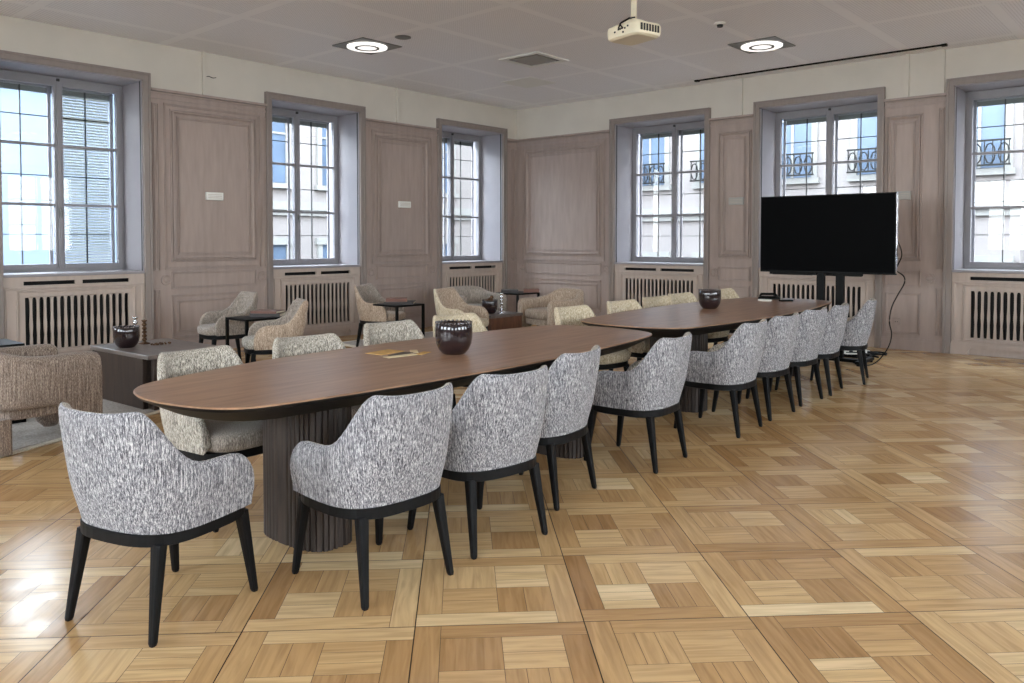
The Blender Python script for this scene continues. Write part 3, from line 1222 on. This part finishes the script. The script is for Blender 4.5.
G_L = 'tweed chairs along the window side of the tables'
farA = [
    (5.83, -9.02, (1, 0.08), 'grey-beige tweed chair beyond the front table, seat showing under its end'),
    (5.76, -8.32, (0.98, -0.1), 'grey-beige tweed chair back above the front table, second from its left end'),
    (5.48, -7.42, (0.98, -0.1), 'grey-beige tweed chair back above the front table, directly behind the scattered cards'),
]
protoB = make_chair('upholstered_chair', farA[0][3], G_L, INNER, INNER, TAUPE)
for i, (x, y, f, lab) in enumerate(farA):
    o = protoB if i == 0 else copy_tree(protoB)
    o.location = (x, y, 0)
    o.rotation_euler = (0, 0, face(*f))
    o['label'] = lab
farB = [
    (5.42, -6.70, (0.99, -0.12), 'warm-lit tweed chair back showing directly behind the bowl on the front table'),
    (5.64, -5.45, (0.99, -0.12), 'warm-lit tweed chair at the front corner of the far table, window side'),
    (5.59, -4.57, (0.99, -0.12), 'warm-lit tweed chair back left of the far table, before the first back wall radiator'),
    (5.55, -3.87, (0.99, -0.12), 'warm-lit tweed chair back above the far table, left one of two adjoining ones'),
    (5.47, -3.22, (0.99, -0.12), 'warm-lit tweed chair back just left of the bowl on the far table'),
    (5.46, -2.18, (0.99, -0.12), 'warm-lit tweed chair back just right of the bowl on the far table'),
]
protoC = make_chair('upholstered_chair', farB[0][3], G_L, WARM_LIT, WARM_LIT, WARM_LIT)
for i, (x, y, f, lab) in enumerate(farB):
    o = protoC if i == 0 else copy_tree(protoC)
    o.location = (x, y, 0)
    o.rotation_euler = (0, 0, face(*f))
    o['label'] = lab

lounge = [
    (1.34, -6.54, (-0.15, -0.99), 'taupe tweed lounge chair against the wall panel, behind the black side table', TAUPE, TAUPE, TAUPE),
    (2.74, -6.82, (-0.41, -0.9), 'beige tweed lounge chair with sweeping armrest, in front of the second left radiator', BEIGE, TAUPE, INNER),
    (1.56, -4.46, (0.93, 0.36), 'beige tweed lounge chair facing right, behind the side table with the reddish book', BEIGE, TAUPE, BEIGE),
    (2.96, -4.37, (0.97, 0.24), 'warm-lit tweed lounge chair facing right, directly behind the bowl on the front table', WARM_LIT, BEIGE, WARM_LIT),
]
for x, y, f, lab, a, b, c in lounge:
    o = make_chair('lounge_chair', lab, 'lounge chairs by the left wall windows', a, b, c)
    o.location = (x, y, 0)
    o.rotation_euler = (0, 0, face(*f))


# ------------------------------------------------------------------ tub armchairs
def make_tub(label, mat, seatmat, loc, rz, back=0.70, arm=0.60):
    r = thing('tub_armchair', label, 'armchair', loc, rz, 'low tub armchairs')
    a, b, e, yf = 0.40, 0.36, 2.7, 0.36
    path = []
    ys = [yf, yf - 0.02, yf - 0.06, yf - 0.14, yf - 0.24]
    for y in ys:
        path.append((a - 0.015 * (y / yf), y, 90.0))
    nb = 24
    for i in range(nb + 1):
        ph = 90 - 180.0 * i / nb
        c, s = math.cos(math.radians(ph)), math.sin(math.radians(ph))
        path.append((a * math.copysign(abs(s) ** (2 / e), s), -b * abs(c) ** (2 / e), ph))
    for y in reversed(ys):
        path.append((-a + 0.015 * (y / yf), y, -90.0))
    P = [Vector((p[0], p[1], 0)) for p in path]
    rings = []
    T = 0.105
    for i, (x, y, ph) in enumerate(path):
        d = (P[min(i + 1, len(P) - 1)] - P[max(i - 1, 0)]).normalized()
        n = Vector((d.y, -d.x, 0))
        if n.dot(Vector((x, y - 0.1, 0))) < 0:
            n = -n
        h = arm + (back - arm) * sm((95 - abs(ph)) / 75)
        if y > yf - 0.05:
            h -= 0.03 * ((y - yf + 0.05) / 0.05) ** 2
        c = abs(math.cos(math.radians(ph))) if abs(ph) < 90 else 0
        zb = 0.29 if y < yf - 0.18 else 0.0       # arm fronts run down to the floor as legs
        ring = []
        for k in (0, 0.2, 0.5, 0.8, 0.93):
            z = zb + (h - zb) * k
            ring.append(Vector((x, y - 0.05 * c * (z / h), z)) + n * (0.0 if k < 0.9 else -0.004))
        for off, dz in ((0.018, 0.0), (0.052, 0.010), (0.086, 0.0)):
            ring.append(Vector((x, y - 0.05 * c, h + dz)) - n * off)
        for k in (0.93, 0.8, 0.5, 0.2, 0.0):
            z = zb + (h - zb) * k
            ring.append(Vector((x, y - 0.05 * c * (z / h), z)) - n * T)
        rings.append(ring)
    bm = bmesh.new()
    loops(bm, rings)
    obj('shell', bm, mat, r, smooth=True, sub=1)
    bm = bmesh.new()
    pr = [(0.96, 0.30), (1.0, 0.32), (1.01, 0.37), (0.99, 0.41), (0.9, 0.435), (0.5, 0.445)]
    loops(bm, [[(x, y, z) for x, y in superel(0.288 * k, 0.31 * k, 5, 44, 0, 0.045)] for k, z in pr])
    obj('seat', bm, seatmat, r, smooth=True)
    bm = bmesh.new()
    pr = [(0.98, 0.22), (1.0, 0.23), (1.0, 0.295), (0.98, 0.30)]
    loops(bm, [[(x, y, z) for x, y in superel(0.290 * k, 0.30 * k, 5, 44, 0, 0.04)] for k, z in pr])
    obj('seat_base', bm, mat, r, smooth=False)
    for sx in (-1, 1):
        bm = bmesh.new()
        loops(bm, [[(x, y, z) for x, y in superel(0.055, 0.055, 4, 20, sx * 0.24, -0.24)] for z in (0, 0.235)])
        obj('leg', bm, mat, r, smooth=False)
    return r


make_tub('brown-beige tweed tub armchair at the left edge, its curved side towards the viewer', BROWN, TAUPE, (3.50, -9.24, 0), math.radians(4), back=0.70, arm=0.625)
make_tub('taupe tweed tub armchair under the corner window, behind the silver candlestick', TAUPE, INNER, (1.35, -2.55, 0), face(0.95, -0.3))
make_tub('beige tweed tub armchair with open front, in front of the wide back wall panel', BEIGE, BEIGE, (2.62, -2.22, 0), face(-0.2, -0.98), arm=0.57)


# ------------------------------------------------------------------ conference tables
def table_outline(hx, hy, bx, by, rc, n=10):
    """barrel rectangle with rounded corners; bx, by = bulge of the long sides and the ends"""
    pts = []
    K = 14
    side = []
    # go round: right side up, top end, left side down, bottom end
    raw = []
    for i in range(K + 1):
        t = -1 + 2 * i / K
        raw.append((hx + bx * (1 - t * t), hy * t))
    for i in range(1, K):
        t = 1 - 2 * i / K
        raw.append((hx * t, hy + by * (1 - t * t)))
    for i in range(K + 1):
        t = 1 - 2 * i / K
        raw.append((-hx - bx * (1 - t * t), hy * t))
    for i in range(1, K):
        t = -1 + 2 * i / K
        raw.append((hx * t, -hy - by * (1 - t * t)))
    # resample densely, then smooth the corners
    P = [Vector(p) for p in raw]
    dense = []
    for i in range(len(P)):
        a, b = P[i], P[(i + 1) % len(P)]
        k = max(1, int((b - a).length / 0.03))
        for q in range(k):
            dense.append(a.lerp(b, q / k))
    it = int(rc / 0.03 * rc / 0.03 * 1.2)
    for _ in range(it):
        dense = [(dense[i - 1] + dense[i] * 2 + dense[(i + 1) % len(dense)]) / 4 for i in range(len(dense))]
    return [(p.x, p.y) for p in dense]


def fluted(bm, a, b, cx, cy, z1):
    n = 240
    fl = 46
    ring = []
    base = superel(a, b, 3.0, n)
    # arc-length spacing
    L = [0]
    for i in range(n):
        p, q = base[i], base[(i + 1) % n]
        L.append(L[-1] + math.hypot(q[0] - p[0], q[1] - p[1]))
    for i in range(n):
        p = Vector(base[i])
        d = 1 - 0.045 * (abs(math.sin(PI * fl * L[i] / L[-1])) < 0.35)
        ring.append((cx + p.x * d, cy + p.y * d))
    loops(bm, [[(x, y, z) for x, y in ring] for z in (0.0, z1)])


def make_table(label, loc, out, peds):
    r = thing('conference_table', label, 'table', loc, 0.036, 'two dark wood conference tables')
    bm = bmesh.new()
    loops(bm, [[(x * k, y * k2, z) for x, y in out] for k, k2, z in ((1.0, 1.0, 0.742), (1.0, 1.0, 0.747), (0.996, 0.998, 0.75))])
    obj('tabletop', bm, M['top'], r)
    bm = bmesh.new()
    loops(bm, [[(x * k, y * k2, z) for x, y in out] for k, k2, z in ((0.70, 0.89, 0.655), (0.78, 0.92, 0.660), (0.985, 0.994, 0.728), (0.999, 0.999, 0.742))])
    obj('bevelled_underside', bm, M['topedge'], r)
    for px, py in peds:
        bm = bmesh.new()
        fluted(bm, 0.245, 0.14, px, py, 0.657)
        obj('pedestal', bm, M['pedestal'], r)
    return r


outN = table_outline(0.475, 1.69, 0.150, 0.12, 0.14)
outN = [(x * (1 - 0.20 * min(1.0, (-y - 0.9) / 0.8)) if (x < 0 and y < -0.9) else x, y) for x, y in outN]
outF = table_outline(0.485, 1.78, 0.17, 0.11, 0.13)
make_table('dark wood conference table with rounded ends, the one nearer the viewer', (6.29, -7.86, 0), outN, [(0.13, -1.10), (0.13, 0.92)])
make_table('dark wood conference table behind, stretching towards the television', (6.13, -4.02, 0), outF, [(0.13, -1.14), (0.1, 1.1)])


# ------------------------------------------------------------------ bowls and tabletop things
def make_bowl(label, loc, s=1.0):
    r = thing('glazed_bowl', label, 'bowl', loc, 0, 'dark glazed bowls')
    bm = bmesh.new()
    prof = [(0.001, 0.0), (0.060, 0.0), (0.070, 0.006), (0.090, 0.030), (0.104, 0.062), (0.110, 0.100), (0.110, 0.150), (0.107, 0.182), (0.104, 0.186),
            (0.100, 0.182), (0.101, 0.150), (0.100, 0.100), (0.092, 0.060), (0.070, 0.030), (0.001, 0.018)]
    lathe(bm, [(a * s, b * s) for a, b in prof], n=48, cap=False)
    obj('body', bm, M['glaze'], r, smooth=True)
    bm = bmesh.new()
    for i in range(26):
        t = 2 * PI * i / 26
        bmesh.ops.create_uvsphere(bm, u_segments=8, v_segments=6, radius=0.0075 * s, matrix=Matrix.Translation((0.103 * s * math.cos(t), 0.103 * s * math.sin(t), 0.186 * s)))
    obj('beaded_rim', bm, M['rim'], r, smooth=True)
    return r


make_bowl('dark glazed bowl with beaded rim standing on the front conference table', (6.35, -7.86, 0.75))
make_bowl('dark glazed bowl with beaded rim standing on the far conference table', (6.00, -4.03, 0.75), 0.98)


def card(x, y, rz, w, h, mat, label, z=0.75):
    bm = bmesh.new()
    box(bm, -w / 2, w / 2, -h / 2, h / 2, 0, 0.0025)
    o = obj('leaflet', bm, mat, loc=(x, y, z))
    o.rotation_euler = (0, 0, rz)
    tag(o, label, 'leaflet', 'leaflets scattered on the front table')


card(6.00, -8.09, 0.15, 0.13, 0.20, M['card_gold'], 'large ochre leaflet, leftmost of those lying on the front table')
card(6.13, -8.08, 0.3, 0.07, 0.17, M['card_dark'], 'dark printed leaflet between the ochre one and the cream ones')
card(6.20, -8.14, -0.1, 0.055, 0.20, M['card_cream'], 'narrow cream leaflet lying nearest the viewer on the front table', 0.7526)
card(6.20, -7.97, 0.35, 0.05, 0.12, M['card_gold'], 'small ochre leaflet lying closest to the bowl on the front table')
card(6.10, -7.95, 0.9, 0.045, 0.11, M['card_cream'], 'small pale leaflet at the back of the scattered leaflets')

# things at the far end of the far table
r = thing('conference_phone', 'low black conference phone at the far end of the far table', 'phone', (5.90, -2.42, 0.75), 0.3)
bm = bmesh.new()
loops(bm, [[(x * k, y * k, z) for x, y in superel(0.12, 0.075, 3, 32)] for k, z in ((1, 0), (1, 0.018), (0.85, 0.035))])
obj('body', bm, M['black'], r)
bm = bmesh.new()
tube(bm, [(-0.10, 0.02, 0.030), (-0.09, 0.02, 0.055), (0.06, 0.02, 0.058), (0.08, 0.02, 0.030)], [0.018, 0.014, 0.014, 0.018], 12)
obj('handset', bm, M['black'], r, smooth=True)
bm = bmesh.new()
box(bm, -0.03, 0.03, -0.075, 0.075, 0, 0.018)
o = tag(obj('remote_control', bm, M['black'], loc=(6.18, -2.62, 0.75), bevel=0.005), 'flat black remote control beside the conference phone', 'remote control')
o.rotation_euler = (0, 0, -0.6)
bm = bmesh.new()
loops(bm, [[(x * k, y * k, z) for x, y in superel(0.075, 0.05, 2.5, 32)] for k, z in ((0.9, 0), (1, 0.006), (1, 0.014), (0.9, 0.018))])
tag(obj('white_dish', bm, M['white'], loc=(5.98, -2.72, 0.75)), 'small flat white dish on the far table before the black phone', 'dish')

# ------------------------------------------------------------------ television on its stand
r = thing('television', 'large black television on a twin-post floor stand in front of the back wall', 'television', (6.288, -1.8, 0))
bm = bmesh.new()
box(bm, -0.778, 0.778, 0.0, 0.05, 1.035, 1.945)
body = obj('body', bm, M['black'], r, bevel=0.006)
bm = bmesh.new()
box(bm, -0.764, 0.764, -0.004, 0.0, 1.058, 1.931)
obj('screen', bm, M['screen'], body)
bm = bmesh.new()
box(bm, 0.776, 0.780, 0.0, 0.045, 1.05, 1.94)
obj('silver_edge', bm, M['chrome'], body)
bm = bmesh.new()
box(bm, -0.66, -0.10, 0.005, 0.045, 1.010, 1.035)
box(bm, 0.10, 0.42, 0.005, 0.045, 1.010, 1.035)
obj('speaker_bar', bm, M['black'], body)
bm = bmesh.new()
box(bm, -0.35, 0.35, 0.05, 0.09, 1.2, 1.75)
obj('mount', bm, M['black'], r)
for x in (-0.065, 0.155):
    bm = bmesh.new()
    box(bm, x - 0.044, x + 0.044, 0.05, 0.11, 0.06, 1.7)
    obj('post', bm, M['black'], r, bevel=0.006)
bm = bmesh.new()
box(bm, -0.36, 0.44, 0.04, 0.12, 0.02, 0.06)
for x in (-0.36, 0.38):
    box(bm, x, x + 0.06, -0.08, 0.42, 0.02, 0.055)
obj('base', bm, M['black'], r, bevel=0.006)
for x in (-0.33, 0.41):
    for y in (-0.05, 0.39):
        bm = bmesh.new()
        lathe(bm, [(0.012, 0.022), (0.02, 0.02), (0.02, 0.0), (0.012, 0.0)], c=(x, y, 0), n=16)
        obj('foot', bm, M['black'], r)

bm = bmesh.new()
pts = [(7.05, -1.72, 1.42), (7.085, -1.70, 1.33), (7.09, -1.68, 1.24), (7.04, -1.64, 1.14), (7.02, -1.62, 1.08), (7.09, -1.60, 1.02), (7.10, -1.60, 0.94), (7.03, -1.60, 0.80), (6.97, -1.60, 0.66), (6.95, -1.60, 0.50), (6.975, -1.60, 0.36),
       (6.95, -1.62, 0.22), (6.88, -1.66, 0.09), (6.82, -1.71, 0.025), (6.76, -1.76, 0.008), (6.66, -1.72, 0.007), (6.55, -1.62, 0.007)]
sp_pts = []
for i in range(len(pts) - 1):
    p0, p1, p2, p3 = [Vector(pts[max(0, min(len(pts) - 1, i + k))]) for k in (-1, 0, 1, 2)]
    for q in range(5):
        t = q / 5
        sp_pts.append(0.5 * ((2 * p1) + (p2 - p0) * t + (2 * p0 - 5 * p1 + 4 * p2 - p3) * t * t + (3 * p1 - p0 - 3 * p2 + p3) * t ** 3))
tube(bm, sp_pts, 0.0065, 8)
tag(obj('power_cable', bm, M['black'], smooth=True), 'black cable hanging down from the right side of the television to the floor', 'cable')
rn = random.Random(5)
for nm, mt, rad, seed, lab in (('cable_bundle', 'white', 0.012, 4, 'tangle of white cable on the floor behind the rear chairs'), ('cable_bundle', 'black', 0.010, 9, 'tangle of black cable on the floor among the white one')):
    bm = bmesh.new()
    pts = []
    for i in range(150):
        t = i * 0.33
        pts.append((6.34 + (seed - 4) * 0.03 + 0.15 * math.sin(t * 0.83 + seed) + 0.05 * math.sin(t * 2.3), -1.03 + 0.20 * math.cos(t * 0.61 + seed) + 0.05 * math.cos(t * 1.9), 0.016 + 0.0 * seed + 0.030 * (0.5 + 0.5 * math.sin(t * 1.31 + seed))))
    tube(bm, pts, rad, 8)
    tag(obj(nm, bm, M[mt], smooth=True), lab, 'cable')


# ------------------------------------------------------------------ lounge furniture
def coffee_table(label, loc, rz, w, d, h, legs, m='coffee', g='block coffee tables'):
    r = thing('coffee_table', label, 'coffee table', loc, rz, g)
    bm = bmesh.new()
    box(bm, -w / 2, w / 2, -d / 2, d / 2, h - 0.035, h)
    obj('tabletop', bm, M['coffeetop'], r, bevel=0.004)
    for x0, x1, y0, y1 in legs:
        bm = bmesh.new()
        box(bm, x0, x1, y0, y1, 0, h - 0.035)
        obj('side_panel', bm, M[m], r, bevel=0.004)
    return r


coffee_table('walnut block coffee table with grey top on the rug before the left radiator', (2.63, -7.90, 0), 0.05, 1.04, 0.72, 0.46,
             [(-0.51, 0.40, -0.345, -0.30), (0.455, 0.50, -0.30, 0.345), (-0.51, -0.465, -0.30, 0.345)], 'coffeedark')
coffee_table('walnut block coffee table holding the silver candlestick, before the tub armchairs', (2.46, -3.37, 0), 0.0, 0.62, 0.62, 0.44,
             [(-0.30, 0.30, -0.30, -0.255), (0.255, 0.30, -0.255, 0.30), (-0.30, -0.255, -0.255, 0.30)])
make_bowl('dark glazed bowl on the left coffee table in front of the radiator', (2.50, -8.12, 0.46), 0.98)
make_bowl('dark glazed bowl on the far coffee table beside the silver candlestick', (2.52, -3.44, 0.44), 0.95)


def candlestick(label, loc, mat, h, beads, base=0.05):
    r = thing('candlestick', label, 'candlestick', loc)
    bm = bmesh.new()
    prof = [(0.001, 0), (base, 0), (base, 0.006), (base * 0.6, 0.014), (0.010, 0.022)]
    z = 0.022
    step = (h - 0.05) / beads
    for i in range(beads):
        for k in range(1, 7):
            a = PI * k / 6
            prof.append((0.009 + 0.014 * math.sin(a), z + step * k / 6))
        z += step
    prof += [(0.024, h - 0.012), (0.026, h), (0.012, h), (0.012, h - 0.015), (0.001, h - 0.015)]
    lathe(bm, prof, n=24, cap=False)
    obj('stem', bm, mat, r, smooth=True)
    return r


candlestick('silver beaded candlestick behind the bowl on the left coffee table', (2.24, -7.93, 0.46), M['chrome'], 0.24, 4)
candlestick('bronze twisted candlestick at the right of the left coffee table', (2.36, -7.90, 0.46), M['bronze'], 0.22, 5)
candlestick('tall silver beaded candlestick on the far coffee table', (2.64, -3.34, 0.44), M['chrome'], 0.27, 5, 0.055)
bm = bmesh.new()
for i in range(26):
    t = i * 0.5
    rr = 0.02 + 0.03 * abs(math.sin(t * 0.7))
    bmesh.ops.create_uvsphere(bm, u_segments=8, v_segments=6, radius=0.008, matrix=Matrix.Translation((rr * math.cos(t), rr * math.sin(t) * 1.8, 0.008)))
tag(obj('bead_string', bm, M['bronze'], smooth=True, loc=(2.52, -7.82, 0.46)), 'small dark bead string lying by the bronze candlestick', 'beads')
bm = bmesh.new()
for i, (x, y, z, q) in enumerate(((-0.02, 0.01, 0.17, 0.032), (0.03, 0.0, 0.165, 0.030), (0.0, 0.035, 0.20, 0.028), (-0.035, -0.025, 0.16, 0.027), (0.015, -0.035, 0.165, 0.03), (0.0, 0.0, 0.10, 0.05))):
    bmesh.ops.create_icosphere(bm, subdivisions=2, radius=q, matrix=Matrix.Translation((x, y, z)))
tag(obj('decorative_balls', bm, M['bronze'], smooth=True, loc=(2.52, -3.44, 0.45)), 'dark decorative balls heaped in the bowl on the far coffee table', 'decoration')


def side_table(label, loc, rz, w, d, h):
    r = thing('side_table', label, 'side table', loc, rz, 'black metal side tables')
    bm = bmesh.new()
    box(bm, -w / 2, w / 2, -d / 2, d / 2, h - 0.022, h)
    obj('tabletop', bm, M['black'], r, bevel=0.002)
    bm = bmesh.new()
    t = 0.014
    for y in (-d / 2 + t, d / 2 - t):
        box(bm, w / 2 - 2 * t, w / 2, y - t, y + t, 0.03, h - 0.022)
    box(bm, -w / 2, w / 2, -d / 2, -d / 2 + 2 * t, 0, 0.03)
    box(bm, -w / 2, w / 2, d / 2 - 2 * t, d / 2, 0, 0.03)
    box(bm, w / 2 - 2 * t, w / 2, -d / 2, d / 2, 0, 0.03)
    obj('frame', bm, M['black'], r)
    return r


def book(label, loc, rz, w, d, t, mat, grp='books on the side tables'):
    r = thing('book', label, 'book', loc, rz, grp)
    bm = bmesh.new()
    box(bm, -w / 2, w / 2, -d / 2, d / 2, 0, 0.004)
    box(bm, -w / 2, w / 2, -d / 2, d / 2, t - 0.004, t)
    box(bm, -w / 2, -w / 2 + 0.005, -d / 2, d / 2, 0.004, t - 0.004)
    obj('cover', bm, mat, r)
    bm = bmesh.new()
    box(bm, -w / 2 + 0.005, w / 2 - 0.006, -d / 2 + 0.005, d / 2 - 0.005, 0.004, t - 0.004)
    obj('pages', bm, M['page'], r)
    return r


side_table('black side table between the taupe and the beige lounge chairs', (2.02, -6.50, 0), math.radians(-90), 0.60, 0.42, 0.60)
side_table('black side table with the reddish book, before the beige lounge chair', (2.12, -4.66, 0), math.radians(0), 0.45, 0.45, 0.62)
side_table('black side table with grey books between the two far tub armchairs', (1.60, -1.82, 0), math.radians(0), 0.45, 0.52, 0.60)
side_table('black side table at the left edge behind the brown-beige tub armchair', (2.58, -9.25, 0), math.radians(0), 0.46, 0.46, 0.61)
book('dark book lying under another on the side table by the wall panel', (2.02, -6.42, 0.60), 2.30, 0.24, 0.32, 0.035, M['bookdark'])
book('brown book lying on top on the side table by the wall panel', (2.02, -6.42, 0.635), 2.15, 0.22, 0.29, 0.025, M['bookbrown'])
book('dark book underneath the reddish one on the side table', (2.12, -4.64, 0.62), 2.3, 0.26, 0.36, 0.03, M['bookdark'])
book('reddish-brown book on top of the dark one on the side table', (2.08, -4.66, 0.65), 2.4, 0.20, 0.26, 0.04, M['bookbrown'])
book('dark grey book, left and lower one on the far side table', (1.53, -1.93, 0.60), 2.3, 0.20, 0.26, 0.045, M['bookdark'])
book('brown book, right one on the far side table', (1.72, -1.64, 0.60), 2.3, 0.22, 0.24, 0.05, M['bookbrown'])

# rugs
def rug(label, pts):
    c = sum((Vector(p) for p in pts), Vector((0, 0))) / 4
    r = thing('rug', label, 'rug', (c.x, c.y, 0), 0)
    Q = [Vector(p) - c for p in pts]
    bm = bmesh.new()
    k = 0.955
    loops(bm, [[(q.x * k, q.y * k, z) for q in Q] for z in (0.001, 0.012)])
    obj('pile', bm, M['rugpile'], r)
    bm = bmesh.new()
    o_ = [bm.verts.new((q.x, q.y, 0.010)) for q in Q]
    i_ = [bm.verts.new((q.x * k, q.y * k, 0.010)) for q in Q]
    b_ = [bm.verts.new((q.x, q.y, 0.001)) for q in Q]
    for i in range(4):
        j = (i + 1) % 4
        bm.faces.new((o_[i], o_[j], i_[j], i_[i]))
        bm.faces.new((o_[i], o_[j], b_[j], b_[i]))
    obj('binding', bm, M['rugedge'], r)


U = Vector((-0.40, 0.916))
V_ = Vector((-0.916, -0.40))
c0 = Vector((4.05, -10.05))
rug('grey rug with pale binding under the left armchair and coffee table', [c0, c0 + U * 3.1, c0 + U * 3.1 + V_ * 2.6, c0 + V_ * 2.6])
rug('grey rug with pale binding under the far lounge chairs by the corner', [(3.5, -4.95), (3.5, -1.2), (0.62, -1.2), (0.62, -4.55)])


# ------------------------------------------------------------------ outside
M['facade'] = plain('pale_render', srgb(98, 93, 92), rough=0.9, var=0.06, scale=1.5)
M['facade2'] = plain('blue_grey_render', srgb(88, 100, 116), rough=0.9, var=0.05, scale=1.2)
M['stonetrim'] = plain('stone_trim', srgb(100, 99, 97), rough=0.9, var=0.05)
M['outglass'] = plain('street_window_glass', srgb(62, 74, 90), rough=0.35, var=0.2, scale=1.0, spec=0.2)
M['pavement'] = plain('street_paving', srgb(92, 90, 88), rough=0.9, var=0.1, scale=2)
M['rooftile'] = plain('dark_roof', srgb(70, 66, 66), rough=0.8, var=0.15)
M['brick'] = plain('orange_brick', srgb(150, 92, 72), rough=0.9, var=0.15, scale=8)


def building(label, W, s0, s1, n, top, wins, mat, bands=(0.2, 3.4), balc=()):
    """n = distance outside the wall plane"""
    L = Vector(W((s0 + s1) / 2, n, -4.0))
    r = thing('town_house', label, 'building', L, 0, 'houses across the street')

    def WW(s, nn, z):
        p = W(s, nn, z)
        return (p[0] - L[0], p[1] - L[1], p[2] - L[2])
    bm = bmesh.new()
    wbox(bm, WW, s0, s1, n, n - 5, -4, top)
    obj('wall', bm, mat, r)
    bm = bmesh.new()
    for z in bands:
        wbox(bm, WW, s0 - 0.05, s1 + 0.05, n + 0.18, n, z, z + 0.22)
        wbox(bm, WW, s0 - 0.02, s1 + 0.02, n + 0.10, n, z - 0.14, z)
    wbox(bm, WW, s0 - 0.1, s1 + 0.1, n + 0.4, n, top - 0.3, top)
    obj('cornice', bm, M['stonetrim'], r)
    bm = bmesh.new()
    wbox(bm, WW, s0 - 0.15, s1 + 0.15, n + 0.5, n - 5, top, top + 0.15)
    obj('roof', bm, M['rooftile'], r)
    for (a, z, w_, h) in wins:
        bm = bmesh.new()
        wbox(bm, WW, a - 0.14, a, n + 0.08, n, z - 0.1, z + h + 0.12)
        wbox(bm, WW, a + w_, a + w_ + 0.14, n + 0.08, n, z - 0.1, z + h + 0.12)
        wbox(bm, WW, a - 0.2, a + w_ + 0.2, n + 0.12, n, z + h, z + h + 0.18)
        wbox(bm, WW, a - 0.2, a + w_ + 0.2, n + 0.14, n, z - 0.16, z - 0.02)
        wbox(bm, WW, a + w_ / 2 - 0.03, a + w_ / 2 + 0.03, n + 0.05, n, z, z + h)
        wbox(bm, WW, a, a + w_, n + 0.05, n, z + h * 0.62, z + h * 0.62 + 0.05)
        f = obj('window', bm, M['stonetrim'], r)
        bm = bmesh.new()
        wbox(bm, WW, a, a + w_, n + 0.02, n - 0.05, z, z + h)
        obj('pane', bm, M['outglass'], f)
        if z in balc:
            bm = bmesh.new()
            for zz in (z + 0.02, z + 0.55):
                wbox(bm, WW, a - 0.15, a + w_ + 0.15, n + 0.34, n + 0.30, zz, zz + 0.04)
            for k in range(5):
                c = a - 0.02 + (w_ + 0.04) * k / 4
                pts = [WW(c + 0.10 * math.cos(t * 0.7), n + 0.32, z + 0.29 + 0.22 * math.sin(t * 0.7)) for t in range(10)]
                tube(bm, pts, 0.016, 6)
            for k in range(9):
                c = a - 0.13 + (w_ + 0.24) * k / 8
                wbox(bm, WW, c, c + 0.02, n + 0.33, n + 0.31, z + 0.02, z + 0.57)
            obj('balcony_rail', bm, M['black'], r)
    return r


def grid(s0, s1, step, w_, rows):
    out = []
    s = s0
    while s + w_ < s1:
        for z, h in rows:
            out.append((s, z, w_, h))
        s += step
    return out


building('pale town house across the street seen through the back windows', wb, -7.9, 6.5, -9.0, 9.5, grid(-7.4, 6.4, 2.1, 1.0, ((-0.6, 1.5), (3.0, 2.3), (6.6, 1.7))), M['facade'], (2.1, 5.9), balc=(3.0,))
building('pale town house across the street behind the right-hand window', wb, 6.95, 24.0, -9.6, 10.5, grid(7.2, 23.5, 2.4, 1.1, ((-0.8, 1.9), (2.7, 2.1), (6.3, 1.8))), M['facade'], (1.9, 5.6))
building('blue-grey house outside the leftmost window', wl, -15.0, -3.0, -8.0, 5.0, grid(-14.4, -9.5, 2.9, 0.9, ((0.4, 1.5),)), M['facade2'], (0.1,))
building('pale house outside the left wall near the room corner', wl, -2.7, 15.0, -8.5, 9.0, grid(-2.3, 14.0, 2.0, 0.9, ((-0.4, 1.7), (2.9, 2.0), (6.2, 1.5))), M['facade'], (2.2, 5.5))
bm = bmesh.new()
box(bm, -60, 60, -60, 60, -4.2, -4.0)
struct(obj('street_ground', bm, M['pavement']))

# whatever stands on a rug stands on top of its pile
def inside(p, poly):
    r = False
    for i in range(len(poly)):
        a, b = poly[i - 1], poly[i]
        if (a[1] > p[1]) != (b[1] > p[1]) and p[0] < (b[0] - a[0]) * (p[1] - a[1]) / (b[1] - a[1]) + a[0]:
            r = not r
    return r


RUGS = [[c0, c0 + U * 3.1, c0 + U * 3.1 + V_ * 2.6, c0 + V_ * 2.6], [(3.5, -4.95), (3.5, -1.2), (0.62, -1.2), (0.62, -4.55)]]
for o in list(COL.objects):
    if o.parent is None and o.name.split('.')[0] in ('tub_armchair', 'coffee_table', 'side_table', 'lounge_chair', 'book', 'glazed_bowl', 'candlestick', 'bead_string', 'decorative_balls'):
        if any(inside(o.location, q) for q in RUGS):
            o.location.z += 0.012
